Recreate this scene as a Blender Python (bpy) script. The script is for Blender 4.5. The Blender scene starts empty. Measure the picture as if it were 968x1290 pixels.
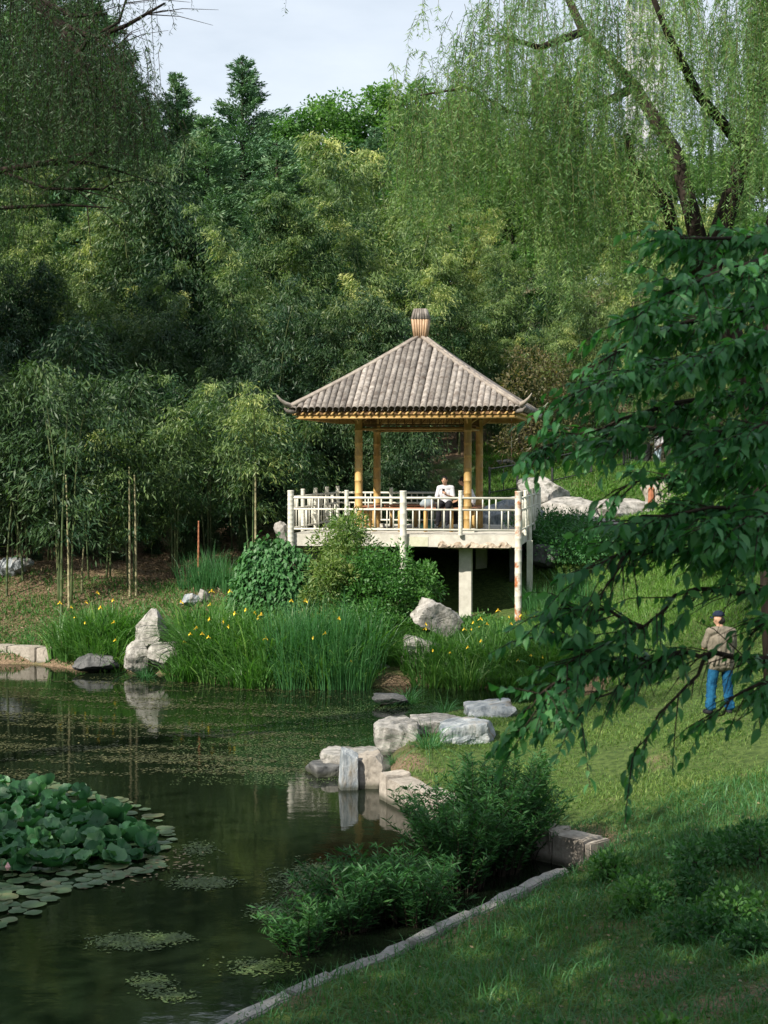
import bpy, math, random
import numpy as np
from mathutils import Vector, Matrix

random.seed(11)
rng = np.random.default_rng(11)
SC = bpy.context.scene
COL = SC.collection
PI = math.pi

# ------------------------------------------------------------------ camera, world, sun, exposure
CAMZ = 5.3                       # eye height above the pond
F = 2017.0                       # focal length in photo pixels (968 x 1290)
PITCH = math.atan(65.0 / F)      # looking slightly down
cam_d = bpy.data.cameras.new('camera')
cam = bpy.data.objects.new('camera', cam_d); COL.objects.link(cam)
cam.location = (0, 0, CAMZ)
cam.rotation_euler = (PI / 2 - PITCH, 0, 0)
cam_d.sensor_fit = 'VERTICAL'; cam_d.sensor_height = 36.0
cam_d.lens = F / 1290.0 * 36.0
cam_d.clip_end = 2000
cam_d.dof.use_dof = True; cam_d.dof.focus_distance = 44.0; cam_d.dof.aperture_fstop = 6.3
SC.camera = cam

SUN_EL = math.radians(40)
SUN_AZ = math.radians(46)        # how far the sun stands to the left of straight behind the camera
TO_SUN = Vector((-math.sin(SUN_AZ) * math.cos(SUN_EL), -math.cos(SUN_AZ) * math.cos(SUN_EL), math.sin(SUN_EL)))
world = bpy.data.worlds.new('World'); SC.world = world; world.use_nodes = True
nt = world.node_tree
for n in list(nt.nodes): nt.nodes.remove(n)
wo = nt.nodes.new('ShaderNodeOutputWorld'); bg = nt.nodes.new('ShaderNodeBackground')
sky = nt.nodes.new('ShaderNodeTexSky'); sky.sky_type = 'NISHITA'; sky.sun_disc = False
sky.sun_elevation = SUN_EL
sky.sun_rotation = math.atan2(TO_SUN.x, TO_SUN.y)
sky.air_density = 1.0; sky.dust_density = 1.6; sky.ozone_density = 1.2
tc = nt.nodes.new('ShaderNodeTexCoord'); mp = nt.nodes.new('ShaderNodeMapping')
mp.inputs['Scale'].default_value = (1.0, 1.0, 3.2)
cn = nt.nodes.new('ShaderNodeTexNoise'); cn.inputs['Scale'].default_value = 2.2
cn.inputs['Detail'].default_value = 8; cn.inputs['Roughness'].default_value = 0.58
cr = nt.nodes.new('ShaderNodeValToRGB')
cr.color_ramp.elements[0].position = 0.30; cr.color_ramp.elements[0].color = (0.35, 0.35, 0.35, 1)
cr.color_ramp.elements[1].position = 0.72; cr.color_ramp.elements[1].color = (0.8, 0.8, 0.8, 1)
mx = nt.nodes.new('ShaderNodeMixRGB'); mx.inputs[2].default_value = (9.2, 9.9, 10.6, 1)   # thin high cloud
L = nt.links.new
L(tc.outputs['Generated'], mp.inputs[0]); L(mp.outputs[0], cn.inputs[0]); L(cn.outputs['Fac'], cr.inputs[0])
L(cr.outputs[0], mx.inputs[0]); L(sky.outputs[0], mx.inputs[1]); L(mx.outputs[0], bg.inputs[0])
bg.inputs[1].default_value = 0.074
L(bg.outputs[0], wo.inputs[0])

sun_d = bpy.data.lights.new('sun', 'SUN'); sun_d.energy = 5.0; sun_d.angle = math.radians(0.6)
sun_d.color = (1.0, 0.93, 0.80)
sun = bpy.data.objects.new('sun', sun_d); COL.objects.link(sun)
sun.location = (-30, -30, 40)
sun.rotation_euler = TO_SUN.to_track_quat('Z', 'Y').to_euler()

SC.view_settings.view_transform = 'Standard'; SC.view_settings.look = 'None'
SC.view_settings.exposure = 0.68; SC.view_settings.gamma = 1.0
SC.cycles.max_bounces = 6; SC.cycles.diffuse_bounces = 3; SC.cycles.glossy_bounces = 3
SC.cycles.transmission_bounces = 4; SC.cycles.transparent_max_bounces = 6
SC.cycles.caustics_reflective = False; SC.cycles.caustics_refractive = False
SC.cycles.use_denoising = True

# ------------------------------------------------------------------ helpers
_c, _s = math.cos(PITCH), math.sin(PITCH)
def ray(px, py):
    a, b = (px - 484.0) / F, -(py - 645.0) / F
    return Vector((a, _c + b * _s, -_s + b * _c))
def P(px, py, Y):                # the point at distance Y seen at photo pixel px, py
    d = ray(px, py); return Vector((0, 0, CAMZ)) + d * (Y / d.y)
def G(px, py, z=0.0):            # the point at height z seen at photo pixel px, py
    d = ray(px, py); return Vector((0, 0, CAMZ)) + d * ((z - CAMZ) / d.z)
def X(px, Y): return (px - 484.0) / F * Y

def tag(o, label=None, cat=None, group=None, kind=None):
    if label: o['label'] = label
    if cat: o['category'] = cat
    if group: o['group'] = group
    if kind: o['kind'] = kind
    return o
def empty(name, loc, rz=0, **k):
    o = bpy.data.objects.new(name, None); COL.objects.link(o); o.empty_display_size = 0.2
    o.location = loc; o.rotation_euler = (0, 0, rz); tag(o, **k); return o
def link(name, me, parent=None, loc=None):
    o = bpy.data.objects.new(name, me); COL.objects.link(o)
    if parent: o.parent = parent
    if loc is not None: o.location = loc
    return o
def mesh_np(name, V, Fc, mat, attr=None, smooth=False, matidx=None):
    V = np.asarray(V, dtype=np.float32); Fc = np.asarray(Fc, dtype=np.int32)
    k = Fc.shape[1]; me = bpy.data.meshes.new(name)
    me.vertices.add(len(V)); me.vertices.foreach_set('co', V.ravel())
    me.loops.add(Fc.size); me.loops.foreach_set('vertex_index', Fc.ravel())
    me.polygons.add(len(Fc))
    me.polygons.foreach_set('loop_start', np.arange(0, Fc.size, k, dtype=np.int32))
    if smooth: me.polygons.foreach_set('use_smooth', np.ones(len(Fc), dtype=bool))
    me.update(calc_edges=True)
    if attr is not None:
        a = me.attributes.new('v', 'FLOAT', 'POINT'); a.data.foreach_set('value', np.asarray(attr, dtype=np.float32))
    for m in (mat if isinstance(mat, (list, tuple)) else [mat]): me.materials.append(m)
    if matidx is not None: me.polygons.foreach_set('material_index', np.asarray(matidx, dtype=np.int32))
    return me
class MB:                        # gathers primitive shapes, links them as one mesh object
    def __init__(s): s.v = []; s.f = []
    def add(s, V, Fs):
        n = len(s.v); s.v += [tuple(p) for p in V]; s.f += [tuple(i + n for i in f) for f in Fs]; return s
    def box(s, c, size, R=None, taper=1.0):
        hx, hy, hz = size[0] / 2, size[1] / 2, size[2] / 2; V = []
        for z in (-hz, hz):
            k = taper if z > 0 else 1.0
            for x, y in ((-hx, -hy), (hx, -hy), (hx, hy), (-hx, hy)):
                p = Vector((x * k, y * k, z)); p = (R @ p) if R else p; V.append(Vector(c) + p)
        return s.add(V, [(3, 2, 1, 0), (4, 5, 6, 7), (0, 1, 5, 4), (1, 2, 6, 5), (2, 3, 7, 6), (3, 0, 4, 7)])
    def tube(s, pts, rad, n=8, caps=True):
        pts = [Vector(p) for p in pts]
        if not isinstance(rad, (list, tuple)): rad = [rad] * len(pts)
        V = []; Fs = []
        ref = None
        for i, p in enumerate(pts):
            t = (pts[min(i + 1, len(pts) - 1)] - pts[max(i - 1, 0)])
            t = t.normalized() if t.length > 1e-9 else Vector((0, 0, 1))
            if ref is None:
                ref = t.cross(Vector((0.13, 0.37, 0.92)))
                if ref.length < .15: ref = t.cross(Vector((1, 0, 0)))
            a = (ref - t * ref.dot(t)).normalized(); b = t.cross(a); ref = a
            for k in range(n):
                q = 2 * PI * k / n; V.append(p + (a * math.cos(q) + b * math.sin(q)) * rad[i])
        for i in range(len(pts) - 1):
            for k in range(n):
                k2 = (k + 1) % n; Fs.append((i * n + k, i * n + k2, (i + 1) * n + k2, (i + 1) * n + k))
        if caps:
            Fs.append(tuple(range(n - 1, -1, -1))); m = (len(pts) - 1) * n; Fs.append(tuple(m + k for k in range(n)))
        return s.add(V, Fs)
    def mesh(s, name, mat, smooth=False):
        me = bpy.data.meshes.new(name); me.from_pydata([tuple(p) for p in s.v], [], s.f)
        for m in (mat if isinstance(mat, (list, tuple)) else [mat]): me.materials.append(m)
        if smooth: me.polygons.foreach_set('use_smooth', np.ones(len(me.polygons), dtype=bool))
        me.update(); return me
    def build(s, name, mat, parent=None, smooth=False, loc=None):
        return link(name, s.mesh(name, mat, smooth), parent, loc)
def copy_tree(o, parent=None):
    c = o.copy(); COL.objects.link(c); c.parent = parent
    for ch in list(KIDS.get(o.name, [])): copy_tree(ch, c)
    return c
KIDS = {}
def reg(o):                      # remember children once, so that copying stays fast
    KIDS[o.name] = [c for c in o.children]
    for c in o.children: reg(c)
    return o

# ------------------------------------------------------------------ materials
MATS = {}
def _new(name):
    m = bpy.data.materials.new(name); m.use_nodes = True; n = m.node_tree
    for x in list(n.nodes): n.nodes.remove(x)
    return m, n, n.nodes, n.links.new
def leaf_mat(name, c1, c2, c3=None, trans=0.35, rough=0.5, spec=0.35, objvar=0.5, tint=(1.0, 1.25, .45)):
    m, n, N, K = _new(name)
    out = N.new('ShaderNodeOutputMaterial')
    at = N.new('ShaderNodeAttribute'); at.attribute_name = 'v'
    oi = N.new('ShaderNodeObjectInfo')
    ad = N.new('ShaderNodeMath'); ad.operation = 'MULTIPLY_ADD'
    K(oi.outputs['Random'], ad.inputs[0]); ad.inputs[1].default_value = objvar; K(at.outputs['Fac'], ad.inputs[2])
    sb = N.new('ShaderNodeMath'); sb.operation = 'SUBTRACT'; K(ad.outputs[0], sb.inputs[0]); sb.inputs[1].default_value = objvar / 2
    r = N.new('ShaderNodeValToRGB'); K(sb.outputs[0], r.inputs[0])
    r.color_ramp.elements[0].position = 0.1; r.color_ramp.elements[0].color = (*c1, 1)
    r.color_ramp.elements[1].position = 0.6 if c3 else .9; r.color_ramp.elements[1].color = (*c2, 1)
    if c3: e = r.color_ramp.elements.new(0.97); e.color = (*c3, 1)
    pb = N.new('ShaderNodeBsdfPrincipled'); K(r.outputs[0], pb.inputs['Base Color'])
    pb.inputs['Roughness'].default_value = rough; pb.inputs['Specular IOR Level'].default_value = spec
    tr = N.new('ShaderNodeBsdfTranslucent')
    mu = N.new('ShaderNodeMixRGB'); mu.blend_type = 'MULTIPLY'; mu.inputs[0].default_value = 1; K(r.outputs[0], mu.inputs[1])
    mu.inputs[2].default_value = (tint[0] * 1.5, tint[1] * 1.5, tint[2] * 1.5, 1); K(mu.outputs[0], tr.inputs[0])
    ms = N.new('ShaderNodeMixShader'); ms.inputs[0].default_value = trans
    K(pb.outputs[0], ms.inputs[1]); K(tr.outputs[0], ms.inputs[2]); K(ms.outputs[0], out.inputs[0])
    return m
def surf(name, c1, c2, scale=8, rough=0.8, bump=0.3, bdist=0.02, detail=6, c3=None, s3=1.5, spec=.3, stretch=None, f3=(.55, .7), rnd=0.0, metal=0, coords='Object', wet=False):
    m, n, N, K = _new(name)
    out = N.new('ShaderNodeOutputMaterial'); pb = N.new('ShaderNodeBsdfPrincipled'); K(pb.outputs[0], out.inputs[0])
    t = N.new('ShaderNodeTexCoord'); mp = N.new('ShaderNodeMapping'); K(t.outputs[coords], mp.inputs[0])
    if stretch: mp.inputs['Scale'].default_value = stretch
    if rnd:                                              # alike pieces share a mesh, not their grain
        o0 = N.new('ShaderNodeObjectInfo'); sc_ = N.new('ShaderNodeVectorMath'); sc_.operation = 'SCALE'; cx_ = N.new('ShaderNodeCombineXYZ')
        for k_ in range(3): K(o0.outputs['Random'], cx_.inputs[k_])
        K(cx_.outputs[0], sc_.inputs[0]); sc_.inputs[3].default_value = 37.0; K(sc_.outputs[0], mp.inputs[1])
    no = N.new('ShaderNodeTexNoise'); no.inputs['Scale'].default_value = scale; no.inputs['Detail'].default_value = detail
    no.inputs['Roughness'].default_value = .62; K(mp.outputs[0], no.inputs[0])
    r = N.new('ShaderNodeValToRGB'); K(no.outputs['Fac'], r.inputs[0])
    r.color_ramp.elements[0].position = .36; r.color_ramp.elements[0].color = (*c1, 1)
    r.color_ramp.elements[1].position = .64; r.color_ramp.elements[1].color = (*c2, 1)
    last = r.outputs[0]
    if c3:
        n3 = N.new('ShaderNodeTexNoise'); n3.inputs['Scale'].default_value = s3; n3.inputs['Detail'].default_value = 7; n3.inputs['Roughness'].default_value = .65
        K(mp.outputs[0], n3.inputs[0]); r3 = N.new('ShaderNodeValToRGB'); K(n3.outputs['Fac'], r3.inputs[0])
        r3.color_ramp.elements[0].position = f3[0]; r3.color_ramp.elements[0].color = (0, 0, 0, 1)
        r3.color_ramp.elements[1].position = f3[1]; r3.color_ramp.elements[1].color = (1, 1, 1, 1)
        m3 = N.new('ShaderNodeMixRGB'); K(r3.outputs[0], m3.inputs[0]); K(last, m3.inputs[1]); m3.inputs[2].default_value = (*c3, 1); last = m3.outputs[0]
    if rnd:
        oi = N.new('ShaderNodeObjectInfo'); ma = N.new('ShaderNodeMath'); ma.operation = 'MULTIPLY_ADD'
        K(oi.outputs['Random'], ma.inputs[0]); ma.inputs[1].default_value = rnd; ma.inputs[2].default_value = 1 - rnd / 2
        hs = N.new('ShaderNodeHueSaturation'); K(ma.outputs[0], hs.inputs['Value']); K(last, hs.inputs['Color']); last = hs.outputs[0]
    if wet:                                              # wet, algae-dark band just above the pond surface
        ge = N.new('ShaderNodeNewGeometry'); sx = N.new('ShaderNodeSeparateXYZ'); K(ge.outputs['Position'], sx.inputs[0])
        aw = N.new('ShaderNodeMath'); aw.operation = 'MULTIPLY_ADD'; K(no.outputs['Fac'], aw.inputs[0]); aw.inputs[1].default_value = -.12; K(sx.outputs['Z'], aw.inputs[2])
        mr = N.new('ShaderNodeMapRange'); K(aw.outputs[0], mr.inputs[0]); mr.inputs[1].default_value = -.02; mr.inputs[2].default_value = .06; mr.inputs[3].default_value = .8; mr.inputs[4].default_value = 0
        mw = N.new('ShaderNodeMixRGB'); K(mr.outputs[0], mw.inputs[0]); K(last, mw.inputs[1]); mw.inputs[2].default_value = (.035, .038, .022, 1); last = mw.outputs[0]
    K(last, pb.inputs['Base Color']); pb.inputs['Roughness'].default_value = rough
    pb.inputs['Specular IOR Level'].default_value = spec; pb.inputs['Metallic'].default_value = metal
    if bump:
        b = N.new('ShaderNodeBump'); b.inputs['Strength'].default_value = bump; b.inputs['Distance'].default_value = bdist
        K(no.outputs['Fac'], b.inputs['Height']); K(b.outputs[0], pb.inputs['Normal'])
    return m

M = dict(
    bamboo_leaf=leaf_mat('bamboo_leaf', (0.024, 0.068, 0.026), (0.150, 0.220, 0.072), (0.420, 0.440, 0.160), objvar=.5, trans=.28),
    bamboo_dark=leaf_mat('bamboo_leaf_deep', (0.014, 0.046, 0.020), (0.055, 0.105, 0.036), (0.140, 0.180, 0.065), objvar=.4, trans=.2),  # deeper green, also darkened in place of shade inside the grove
    dry_leaf=leaf_mat('dry_leaf', (.06, .065, .03), (.14, .12, .055), (.26, .16, .09), objvar=.2),
    conifer=leaf_mat('conifer_needle', (0.059, 0.138, 0.074), (0.128, 0.235, 0.117), (0.235, 0.334, 0.167), trans=.12, objvar=.3),
    broad=leaf_mat('broad_leaf', (0.041, 0.110, 0.034), (0.090, 0.193, 0.048), (0.152, 0.262, 0.069), objvar=.3),
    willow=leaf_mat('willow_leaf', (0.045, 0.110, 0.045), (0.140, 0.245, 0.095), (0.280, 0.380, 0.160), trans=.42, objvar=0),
    willow_dark=leaf_mat('willow_leaf_deep', (0.019, 0.054, 0.025), (0.045, 0.090, 0.038), (0.081, 0.126, 0.050), trans=.35, objvar=0),  # willow leaf darkened to stand for the shade on the left willow
    cherry=leaf_mat('dark_tree_leaf', (0.023, 0.100, 0.038), (0.050, 0.173, 0.065), (0.116, 0.284, 0.105), trans=.35, rough=.42, spec=.25, objvar=.6, tint=(1.0, 1.3, .4)),
    shrubleaf=leaf_mat('willow_shrub_leaf', (0.022, 0.074, 0.024), (0.043, 0.134, 0.041), (0.096, 0.216, 0.060), trans=.3, rough=.5, spec=.25, objvar=.2),
    lotus=leaf_mat('lily_leaf', (0.022, 0.085, 0.034), (0.045, 0.135, 0.058), (0.120, 0.240, 0.120), trans=.2, rough=.42, spec=.32, objvar=.7, tint=(.8, 1.2, .4)),
    pad=leaf_mat('lily_pad', (0.052, 0.098, 0.046), (0.081, 0.132, 0.063), (0.138, 0.138, 0.069), trans=.05, rough=.35, spec=.5, objvar=.6),
    iris=leaf_mat('iris_blade', (0.044, 0.125, 0.027), (0.088, 0.206, 0.044), (0.188, 0.288, 0.069), trans=.3, rough=.45, objvar=.3),
    reed=leaf_mat('reed_blade', (0.031, 0.112, 0.039), (0.056, 0.168, 0.056), (0.098, 0.210, 0.070), trans=.3, rough=.45, objvar=.3),
    ivy=leaf_mat('creeper_leaf', (0.034, 0.115, 0.034), (0.063, 0.172, 0.052), (0.092, 0.218, 0.069), trans=.2, objvar=.2),
    yshrub=leaf_mat('pale_shrub_leaf', (0.072, 0.144, 0.036), (0.180, 0.240, 0.072), (0.336, 0.348, 0.120), trans=.3, objvar=.2),
    gshrub=leaf_mat('green_shrub_leaf', (0.040, 0.127, 0.029), (0.081, 0.196, 0.046), (0.138, 0.265, 0.069), trans=.3, objvar=.3),
    lime=leaf_mat('lime_shrub_leaf', (.07, .16, .03), (.13, .24, .045), (.2, .3, .06), trans=.35, objvar=.3),
    grass=leaf_mat('grass_blade', (0.045, 0.105, 0.024), (0.100, 0.180, 0.040), (0.220, 0.270, 0.080), trans=.3, rough=.55, spec=.25, objvar=0),
    straw=leaf_mat('litter_leaf', (.10, .075, .04), (.22, .17, .09), (.36, .30, .19), trans=.1, objvar=0, tint=(1, 1, 1)),
    weed=leaf_mat('pond_weed', (.035, .040, .014), (.07, .075, .028), (.15, .14, .06), trans=.05, rough=.5, objvar=0),
    weedgreen=leaf_mat('pond_weed_green', (.04, .07, .02), (.075, .12, .035), (.14, .17, .06), trans=.05, rough=.5, objvar=0),
    yshoot=surf('willow_shoot', (.10, .11, .045), (.17, .17, .07), bump=0, rough=.7),
    petal=surf('yellow_petal', (.75, .50, .03), (.85, .62, .06), rough=.5, bump=0),
    bark=surf('bark', (.016, .013, .011), (.042, .033, .027), scale=6, stretch=(1, 1, .25), bump=.8, bdist=.05, rough=.95, spec=.1),
    twig=surf('twig_bark', (.022, .018, .014), (.05, .038, .028), scale=20, rough=.9, bump=.3, spec=.15),
    culm=surf('bamboo_culm', (.045, .075, .03), (.10, .12, .05), scale=3, stretch=(1, 1, .3), rough=.45, bump=.1, rnd=.5),
    culm_pale=surf('bamboo_culm_pale', (.20, .20, .10), (.32, .28, .17), scale=3, stretch=(1, 1, .3), rough=.5, bump=.1, rnd=.4),
    stone=surf('pale_stone', (.185, .175, .16), (.43, .41, .385), scale=4.5, bump=1.0, bdist=.07, detail=10, c3=(.075, .078, .060), s3=2.6, f3=(.52, .66), rough=.9, wet=True),
    bluestone=surf('blue_grey_stone', (.13, .155, .18), (.42, .44, .455), scale=4, stretch=(1.6, 1.6, .6), bump=1.0, bdist=.06, detail=10, c3=(.17, .14, .10), s3=2.0, f3=(.54, .68), rough=.85, wet=True),
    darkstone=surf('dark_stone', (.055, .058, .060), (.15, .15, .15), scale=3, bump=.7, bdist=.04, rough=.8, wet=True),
    granite=surf('granite', (.26, .23, .20), (.40, .36, .31), scale=14, bump=.5, bdist=.015, c3=(.17, .145, .12), s3=1.1, f3=(.52, .78), rough=.92, rnd=.25, wet=True),
    kerb=surf('kerb_granite', (.20, .19, .18), (.33, .32, .30), scale=16, bump=.5, bdist=.012, c3=(.10, .10, .085), s3=2, f3=(.5, .75), rough=.92, rnd=.25, wet=True),
    concrete=surf('concrete', (.44, .42, .37), (.58, .56, .50), scale=4, bump=.3, bdist=.01, c3=(.30, .28, .24), s3=1.2, f3=(.55, .8), rough=.9),
    crumbled=surf('broken_render', (.24, .18, .13), (.50, .44, .36), scale=7, bump=1, bdist=.06, rough=.95),
    white=surf('white_paint', (.54, .525, .455), (.65, .63, .555), scale=5, bump=.1, bdist=.004, c3=(.50, .43, .32), s3=2.2, f3=(.62, .80), rough=.55, spec=.4),
    rust=surf('rusted_white_paint', (.54, .51, .44), (.63, .60, .53), scale=5, bump=.2, bdist=.005, c3=(.36, .13, .05), s3=3.0, f3=(.50, .60), rough=.7),
    pole=surf('golden_bamboo', (.31, .185, .06), (.50, .335, .13), scale=4, stretch=(1, 1, .35), bump=.2, bdist=.01, c3=(.28, .15, .05), s3=2.4, f3=(.58, .74), rough=.5, rnd=.25),
    tile=surf('weathered_bamboo', (.145, .128, .115), (.31, .28, .255), scale=7, bump=.4, bdist=.012, c3=(.085, .062, .05), s3=4.5, f3=(.50, .72), rough=.8, rnd=.75),
    tile_in=surf('tile_dark', (.05, .036, .026), (.09, .065, .045), bump=0, rough=.9),
    ridge=surf('ridge_bamboo', (.19, .16, .14), (.32, .28, .24), scale=6, bump=.3, bdist=.01, rough=.75, rnd=.3),
    orange=surf('orange_bamboo', (.33, .21, .13), (.44, .31, .20), scale=5, bump=.2, bdist=.01, rough=.5, rnd=.4),
    under=surf('roof_underside', (.10, .055, .025), (.18, .10, .045), scale=4, stretch=(1, 6, 1), bump=.3, bdist=.01, rough=.8),  # also colours the lattice and upper beams as eave shadow
    seat=surf('bench_wood', (.30, .13, .075), (.42, .20, .12), scale=6, stretch=(1, 8, 8), bump=.2, bdist=.005, rough=.6),
    iron=surf('black_iron', (.012, .014, .014), (.03, .034, .034), scale=8, bump=.1, rough=.45, spec=.5),
    skin=surf('skin', (.42, .24, .16), (.50, .30, .21), scale=20, bump=0, rough=.55),
    hair=surf('dark_hair', (.012, .010, .009), (.03, .025, .022), scale=40, stretch=(1, 1, .2), bump=.3, rough=.6),
    shirt_k=surf('khaki_cloth', (.13, .115, .09), (.20, .175, .14), scale=7, stretch=(1, 1, .6), bump=1.0, bdist=.06, detail=3, rough=.95, spec=.1),
    shirt_w=surf('white_cloth', (.46, .46, .50), (.60, .60, .64), scale=7, bump=.5, bdist=.02, detail=3, rough=.95, spec=.1),
    jeans=surf('blue_denim', (.005, .04, .10), (.018, .105, .21), scale=9, bump=.8, bdist=.03, detail=4, rough=.95, spec=.1),
    jeans_l=surf('light_denim', (.30, .42, .52), (.44, .56, .64), scale=6, bump=.4, bdist=.02, rough=.95, spec=.1),
    black=surf('black_cloth', (.012, .012, .016), (.028, .028, .034), scale=8, bump=.4, bdist=.02, rough=.95, spec=.1),
    navy=surf('navy_cloth', (.012, .018, .035), (.02, .03, .055), scale=8, bump=.3, rough=.9, spec=.1),
    bag=surf('blue_grey_cloth', (.16, .20, .23), (.30, .34, .37), scale=6, bump=.6, bdist=.03, rough=.9),
    teal=surf('teal_plastic', (.02, .10, .10), (.03, .15, .14), scale=6, bump=0, rough=.4),
    brick=surf('terracotta', (.28, .10, .05), (.38, .16, .09), bump=.3, rough=.9),
    build=surf('far_plaster', (.42, .44, .47), (.50, .52, .55), scale=.4, bump=0, rough=.9),
    glass=surf('far_window', (.10, .13, .16), (.16, .2, .24), scale=1, bump=0, rough=.15, spec=.6),
)

# ------------------------------------------------------------------ terrain
shore_px = [(-260, 832), (-60, 836), (40, 838), (90, 844), (150, 846), (215, 852), (300, 864), (420, 868), (520, 864),
            (600, 868), (690, 868), (752, 876), (742, 893), (640, 898), (560, 904), (488, 918), (482, 955), (480, 985), (481, 1008), (540, 1038), (600, 1062), (690, 1084), (738, 1092), (700, 1112), (600, 1156),
            (450, 1222), (270, 1300), (150, 1370)]
pond = [tuple(G(x, y, 0.0).xy) for x, y in shore_px] + [(-5.0, 9.5), (-9.0, 8.0), (-14, 10), (-20, 18), (-24, 30), (-20, 41)]
PA = np.array(pond)
def pond_sd(x, y):               # signed distance to the shore, positive on land
    p = np.stack([np.ravel(x), np.ravel(y)], 1); d = np.full(len(p), 1e9); ins = np.zeros(len(p), bool)
    n = len(PA)
    for i in range(n):
        a, b = PA[i], PA[(i + 1) % n]; e = b - a; w = p - a
        t = np.clip((w @ e) / (e @ e), 0, 1); d = np.minimum(d, np.hypot(*(w - t[:, None] * e).T))
        c = ((a[1] > p[:, 1]) != (b[1] > p[:, 1]))
        with np.errstate(divide='ignore', invalid='ignore'):
            xi = a[0] + (p[:, 1] - a[1]) * (b[0] - a[0]) / (b[1] - a[1])
        ins ^= c & (p[:, 0] < xi)
    return np.where(ins, -d, d).reshape(np.shape(x))
ctrl = []                        # (x, y, z) of points on the ground
def cp(px, py, Y): v = P(px, py, Y); ctrl.append(tuple(v))
cp(908, 899, 26.5); cp(968, 1010, 19.8); cp(968, 1290, 11.0); cp(600, 1290, 13.1); cp(800, 1180, 15.6); cp(430, 1290, 13.9); cp(968, 870, 30)
cp(968, 700, 40); cp(880, 770, 36); cp(820, 870, 31); cp(760, 1000, 23.2); cp(650, 965, 26.3); cp(590, 950, 27.5); cp(1150, 800, 30); cp(1200, 1000, 17)
cp(650, 790, 43); cp(600, 772, 46); cp(500, 800, 41.5); cp(420, 800, 41); cp(740, 800, 41); cp(800, 740, 44)
cp(715, 692, 48.5); cp(800, 648, 54); cp(700, 620, 56.5); cp(740, 572, 61); cp(828, 594, 66); cp(640, 580, 61); cp(930, 640, 50)
cp(50, 722, 48); cp(200, 720, 50); cp(120, 780, 44.5); cp(250, 780, 43); cp(330, 722, 46); cp(-80, 720, 50); cp(330, 640, 56); cp(480, 630, 57)
for x, y, z in ((0, 0, 3.7), (6, 2, 3.6), (-6, 2, 3.0), (0, 6, 2.2), (4.4, 6, 2.6), (-3, 8, 1.0), (-14, 2, 2.5), (16, 8, 3.4), (18, 25, 2.8), (22, 45, 5), (-28, 25, 1.8),
                (-25, 50, 3), (-20, 65, 6), (0, 70, 6.5), (20, 75, 7.5), (0, 90, 12), (-30, 90, 12), (30, 95, 13), (0, 130, 20), (-60, 130, 18), (60, 130, 20),
                (-60, 50, 5), (60, 50, 8), (0, 180, 22), (-80, 0, 4), (80, 0, 6), (0, -40, 4), (-100, 200, 20), (100, 200, 22)):
    ctrl.append((x, y, z))
for (x, y) in pond[:29]: ctrl.append((x, y, .20))
CT = np.array(ctrl)
def _phi(r): return r                                   # linear (biharmonic in 3-D): smooth and tame
_A = _phi(np.hypot(CT[:, None, 0] - CT[None, :, 0], CT[:, None, 1] - CT[None, :, 1]))
_n = len(CT); _B = np.zeros((_n + 3, _n + 3)); _B[:_n, :_n] = _A + np.eye(_n) * -.25
_B[:_n, _n] = 1; _B[:_n, _n + 1] = CT[:, 0]; _B[:_n, _n + 2] = CT[:, 1]; _B[_n:, :_n] = _B[:_n, _n:].T
_W = np.linalg.solve(_B, np.concatenate([CT[:, 2], [0, 0, 0]]))
def ground(x, y):
    x = np.asarray(x, float); y = np.asarray(y, float); xf, yf = x.ravel(), y.ravel()
    r = np.hypot(xf[:, None] - CT[None, :, 0], yf[:, None] - CT[None, :, 1])
    z = _phi(r) @ _W[:_n] + _W[_n] + _W[_n + 1] * xf + _W[_n + 2] * yf
    far = np.clip((np.hypot(xf, yf - 60) - 120) / 80, 0, 1); z = z * (1 - far) + 22 * far
    z += .05 * np.sin(xf * 1.7 + yf * .6) * np.sin(yf * 1.3 - xf * .5)
    sd = pond_sd(xf, yf)
    z = np.maximum(z, .16)
    k = np.clip(sd / .45, 0, 1); k = k * k * (3 - 2 * k)
    zout = -.12 * (1 - k) + z * k
    zin = -.12 - np.clip(-sd, 0, 1.2) * .7
    z = np.where(sd > 0, zout, zin)
    return z.reshape(x.shape)
def gz(x, y): return float(ground(np.array([x]), np.array([y]))[0])

def graded(lo, d0, d1, hi, step, grow):
    a = list(np.arange(d0, d1 + 1e-6, step)); s = step
    while a[-1] < hi: s *= grow; a.append(a[-1] + s)
    s = step
    while a[0] > lo: s *= grow; a.insert(0, a[0] - s)
    return np.array(a)
gx = graded(-600, -16, 15, 600, .25, 1.14); gy = graded(-300, 8, 62, 900, .25, 1.12)
XX, YY = np.meshgrid(gx, gy); ZZ = ground(XX, YY)
nx, ny = len(gx), len(gy)
ii = (np.arange(ny - 1)[:, None] * nx + np.arange(nx - 1)[None, :]).ravel()
SD = pond_sd(XX, YY)
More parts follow.
